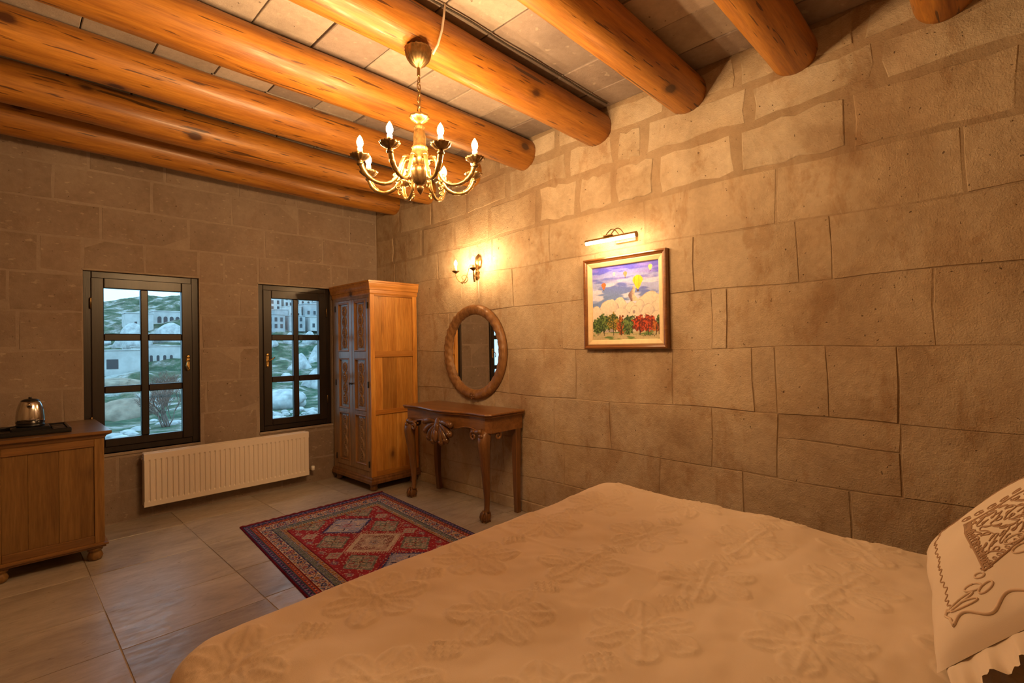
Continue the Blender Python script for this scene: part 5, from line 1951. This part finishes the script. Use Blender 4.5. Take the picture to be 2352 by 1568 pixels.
# seen through the window above the cabinet
house(9.4, 80, 8.4, 4, 3.4, 'house', [(0.55, 1.15, 1.15, 1.2)], 'long pale stone house with one dark square window, in the valley', zb=-1.9)
house(16.4, 88, 5.6, 4, 3.0, 'house', [(-1.9, 0.9, .35, .9), (-1.1, 0.9, .35, .9), (-.3, 0.9, .35, .9), (.5, .9, .35, .9), (1.3, 0.9, .35, .9)], 'white house with a row of narrow arched windows in the valley', arch=True, zb=-1.0)
house(24.2, 119, 6.0, 4, 2.9, 'house', [(-2 + i * 1.0, 0.7, 0.66, 1.25) for i in range(5)], 'pale house with a row of dark arches high on the hillside', arch=True, zb=6.2)
house(18.6, 116, 4.2, 4, 3.4, 'house', [(-0.6, 1.2, .4, .7), (0.9, 1.2, .4, .7)], 'square pale house beside the house of arches on the hillside', zb=5.0)
# the town seen through the window beside the wardrobe
hr = random.Random(5)
for row, (yy, n, h0) in enumerate(((102, 3, 2.6), (109, 4, 2.8), (116, 4, 3.0), (123, 4, 3.0), (130, 4, 3.0))):
    for i in range(n):
        a = 0.36 + 0.118 * (i + 0.35 * (row % 2) + 0.3) / n
        w = 0.118 * yy / n * hr.uniform(0.78, 0.93)
        h = h0 + hr.random() * 1.0
        wins = []
        nc = hr.choice((2, 2, 3))
        for c in range(nc):
            for r_ in range(1 if h < 3.0 else 2):
                wins.append(((c - (nc - 1) / 2) * w / nc * 0.9, 0.75 + r_ * 1.3, 0.5, 0.8))
        house(a * yy, yy + hr.uniform(-.6, .6), w, 4, h, 'house' if hr.random() < 0.7 else 'houseb', wins, 'pale flat roofed stone house in the town on the hillside', 'houses of the hillside town', arch=hr.random() < 0.4, sink=0.5)


def boulder(x, y, r, squash, seed, mat, label, group, name='boulder', cone=0.0, zoff=0.0):
    rs = random.Random(seed)
    n, m = 22, 14
    V = []; F = []
    ph = [rs.random() * 6.28 for _ in range(8)]
    for j in range(m + 1):
        th = PI * j / m
        for i in range(n):
            a = 2 * PI * i / n
            k = 1 + 0.14 * math.sin(2 * a + ph[0] + th * 2) + 0.10 * math.sin(3 * a + ph[1] - 3 * th) + 0.08 * math.sin(5 * a + ph[2] + 4 * th) + 0.05 * math.sin(9 * a + ph[3] + 7 * th)
            zz = math.cos(th)
            rr = math.sin(th) * (1 - cone * max(0, zz) * 0.5)
            V.append((r * k * rr * math.cos(a), r * k * rr * math.sin(a), r * squash * (zz + (cone * max(0, zz) ** 2)) * (1 + 0.05 * math.sin(4 * a + ph[4]) * math.sin(th))))
    for j in range(m):
        for i in range(n):
            F.append((j * n + i, (j + 1) * n + i, (j + 1) * n + (i + 1) % n, j * n + (i + 1) % n))
    o = MB().add(V, F, True).build(name, mat)
    o.location = (x, y, float(ground(x, y)) + zoff)
    return tag(o, label, 'rock', group)


boulder(15.9, 103, 2.7, 0.85, 1, 'rock', 'tall pale cone of rock on the hillside below the square house', None, 'rock_cone', 0.6)
boulder(21.9, 106, 2.9, 0.7, 2, 'rock', 'broad pale rock slope below the arched house', None, 'rock_cone', 0.5)
boulder(12.6, 112, 2.0, 0.6, 3, 'rock', 'small pale rock on the dark hillside', None, 'rock_outcrop')
boulder(6.6, 45, 1.7, 0.75, 4, 'rockb', 'brown rock outcrop on the valley floor behind the white stones', None, 'rock_outcrop')
boulder(8.2, 62, 2.4, 0.35, 5, 'rockb', 'low brown rock ledge below the long stone house', None, 'rock_outcrop')
br = random.Random(9)
for i, (a, y) in enumerate(((0.128, 31), (0.146, 33), (0.151, 31.5), (0.161, 34), (0.189, 36), (0.205, 35), (0.212, 37), (0.18, 40), (0.137, 29.8))):
    boulder(a * y, y, 0.24 + 0.22 * br.random(), 0.6, 20 + i, 'rock', 'white stone lying in the valley grass', 'white stones in the valley grass', 'field_stone')
boulder(15.1, 38.5, 1.5, 0.62, 41, 'rock', 'large rounded white boulder in the valley below the town', None, 'boulder', 0.0, 0.35)
placed = []
while len(placed) < 30:
    a = 0.365 + 0.115 * br.random(); y = 28.5 + 6.5 * br.random(); r = 0.14 + 0.2 * br.random()
    if all(math.hypot(a * y - px, y - py) > (r + pr) * 1.35 for px, py, pr in placed) and math.hypot(a * y - 15.1, y - 38.5) > 2.6 + r:
        placed.append((a * y, y, r))
        boulder(a * y, y, r, 0.8, 60 + len(placed), 'rock', 'pale rubble stone in front of the white boulder', 'rubble stones in the valley', 'rubble_stone', 0.0, r * 0.25)
for i, (a, y, r, c) in enumerate(((0.365, 91, 1.3, 0.5), (0.405, 93, 1.4, 0.6), (0.443, 91, 1.4, 0.6), (0.480, 92, 1.4, 0.6), (0.458, 80, 1.9, 0.9), (0.425, 73, 1.5, 0.8), (0.395, 60, 1.0, 0.4), (0.455, 54, 1.4, 0.6), (0.480, 66, 1.5, 0.7))):
    boulder(a * y, y, r, 0.85, 90 + i, 'rock', 'pale cliff rock below the hillside town', 'cliff rocks below the town', 'cliff_rock', c)


def shrub(x, y, h, spread, seed, label):
    rs = random.Random(seed)
    mb = MB()

    def grow(p, d, L, r, lvl):
        q = p + d * L
        mid = p + d * (L * 0.5) + Vector((rs.uniform(-1, 1), rs.uniform(-1, 1), rs.uniform(-.3, .3))) * L * 0.07
        mb.tube([p, mid, q], [r, r * 0.85, r * 0.65], 4)
        if lvl == 0:
            return
        for _ in range(3 if lvl > 1 else 4):
            nd = (d + Vector((rs.uniform(-1, 1), rs.uniform(-1, 1), rs.uniform(-0.2, 0.8))) * spread).normalized()
            grow(p + d * L * rs.uniform(0.5, 1.0), nd, L * rs.uniform(0.6, 0.8), max(0.006, r * 0.6), lvl - 1)
    for _ in range(9):
        grow(Vector((rs.uniform(-.2, .2), rs.uniform(-.2, .2), 0)), Vector((rs.uniform(-.45, .45), rs.uniform(-.45, .45), 1)).normalized(), h * 0.34, 0.035, 4)
    o = mb.build('bare_shrub', 'twig')
    o.location = (x, y, float(ground(x, y)) - 0.1)
    return tag(o, label, 'shrub')


shrub(6.75, 34, 3.1, 0.75, 3, 'leafless grey shrub in the valley grass among white stones')
shrub(9.6, 49, 3.6, 0.8, 4, 'leafless shrub in the valley in front of the arched white house')
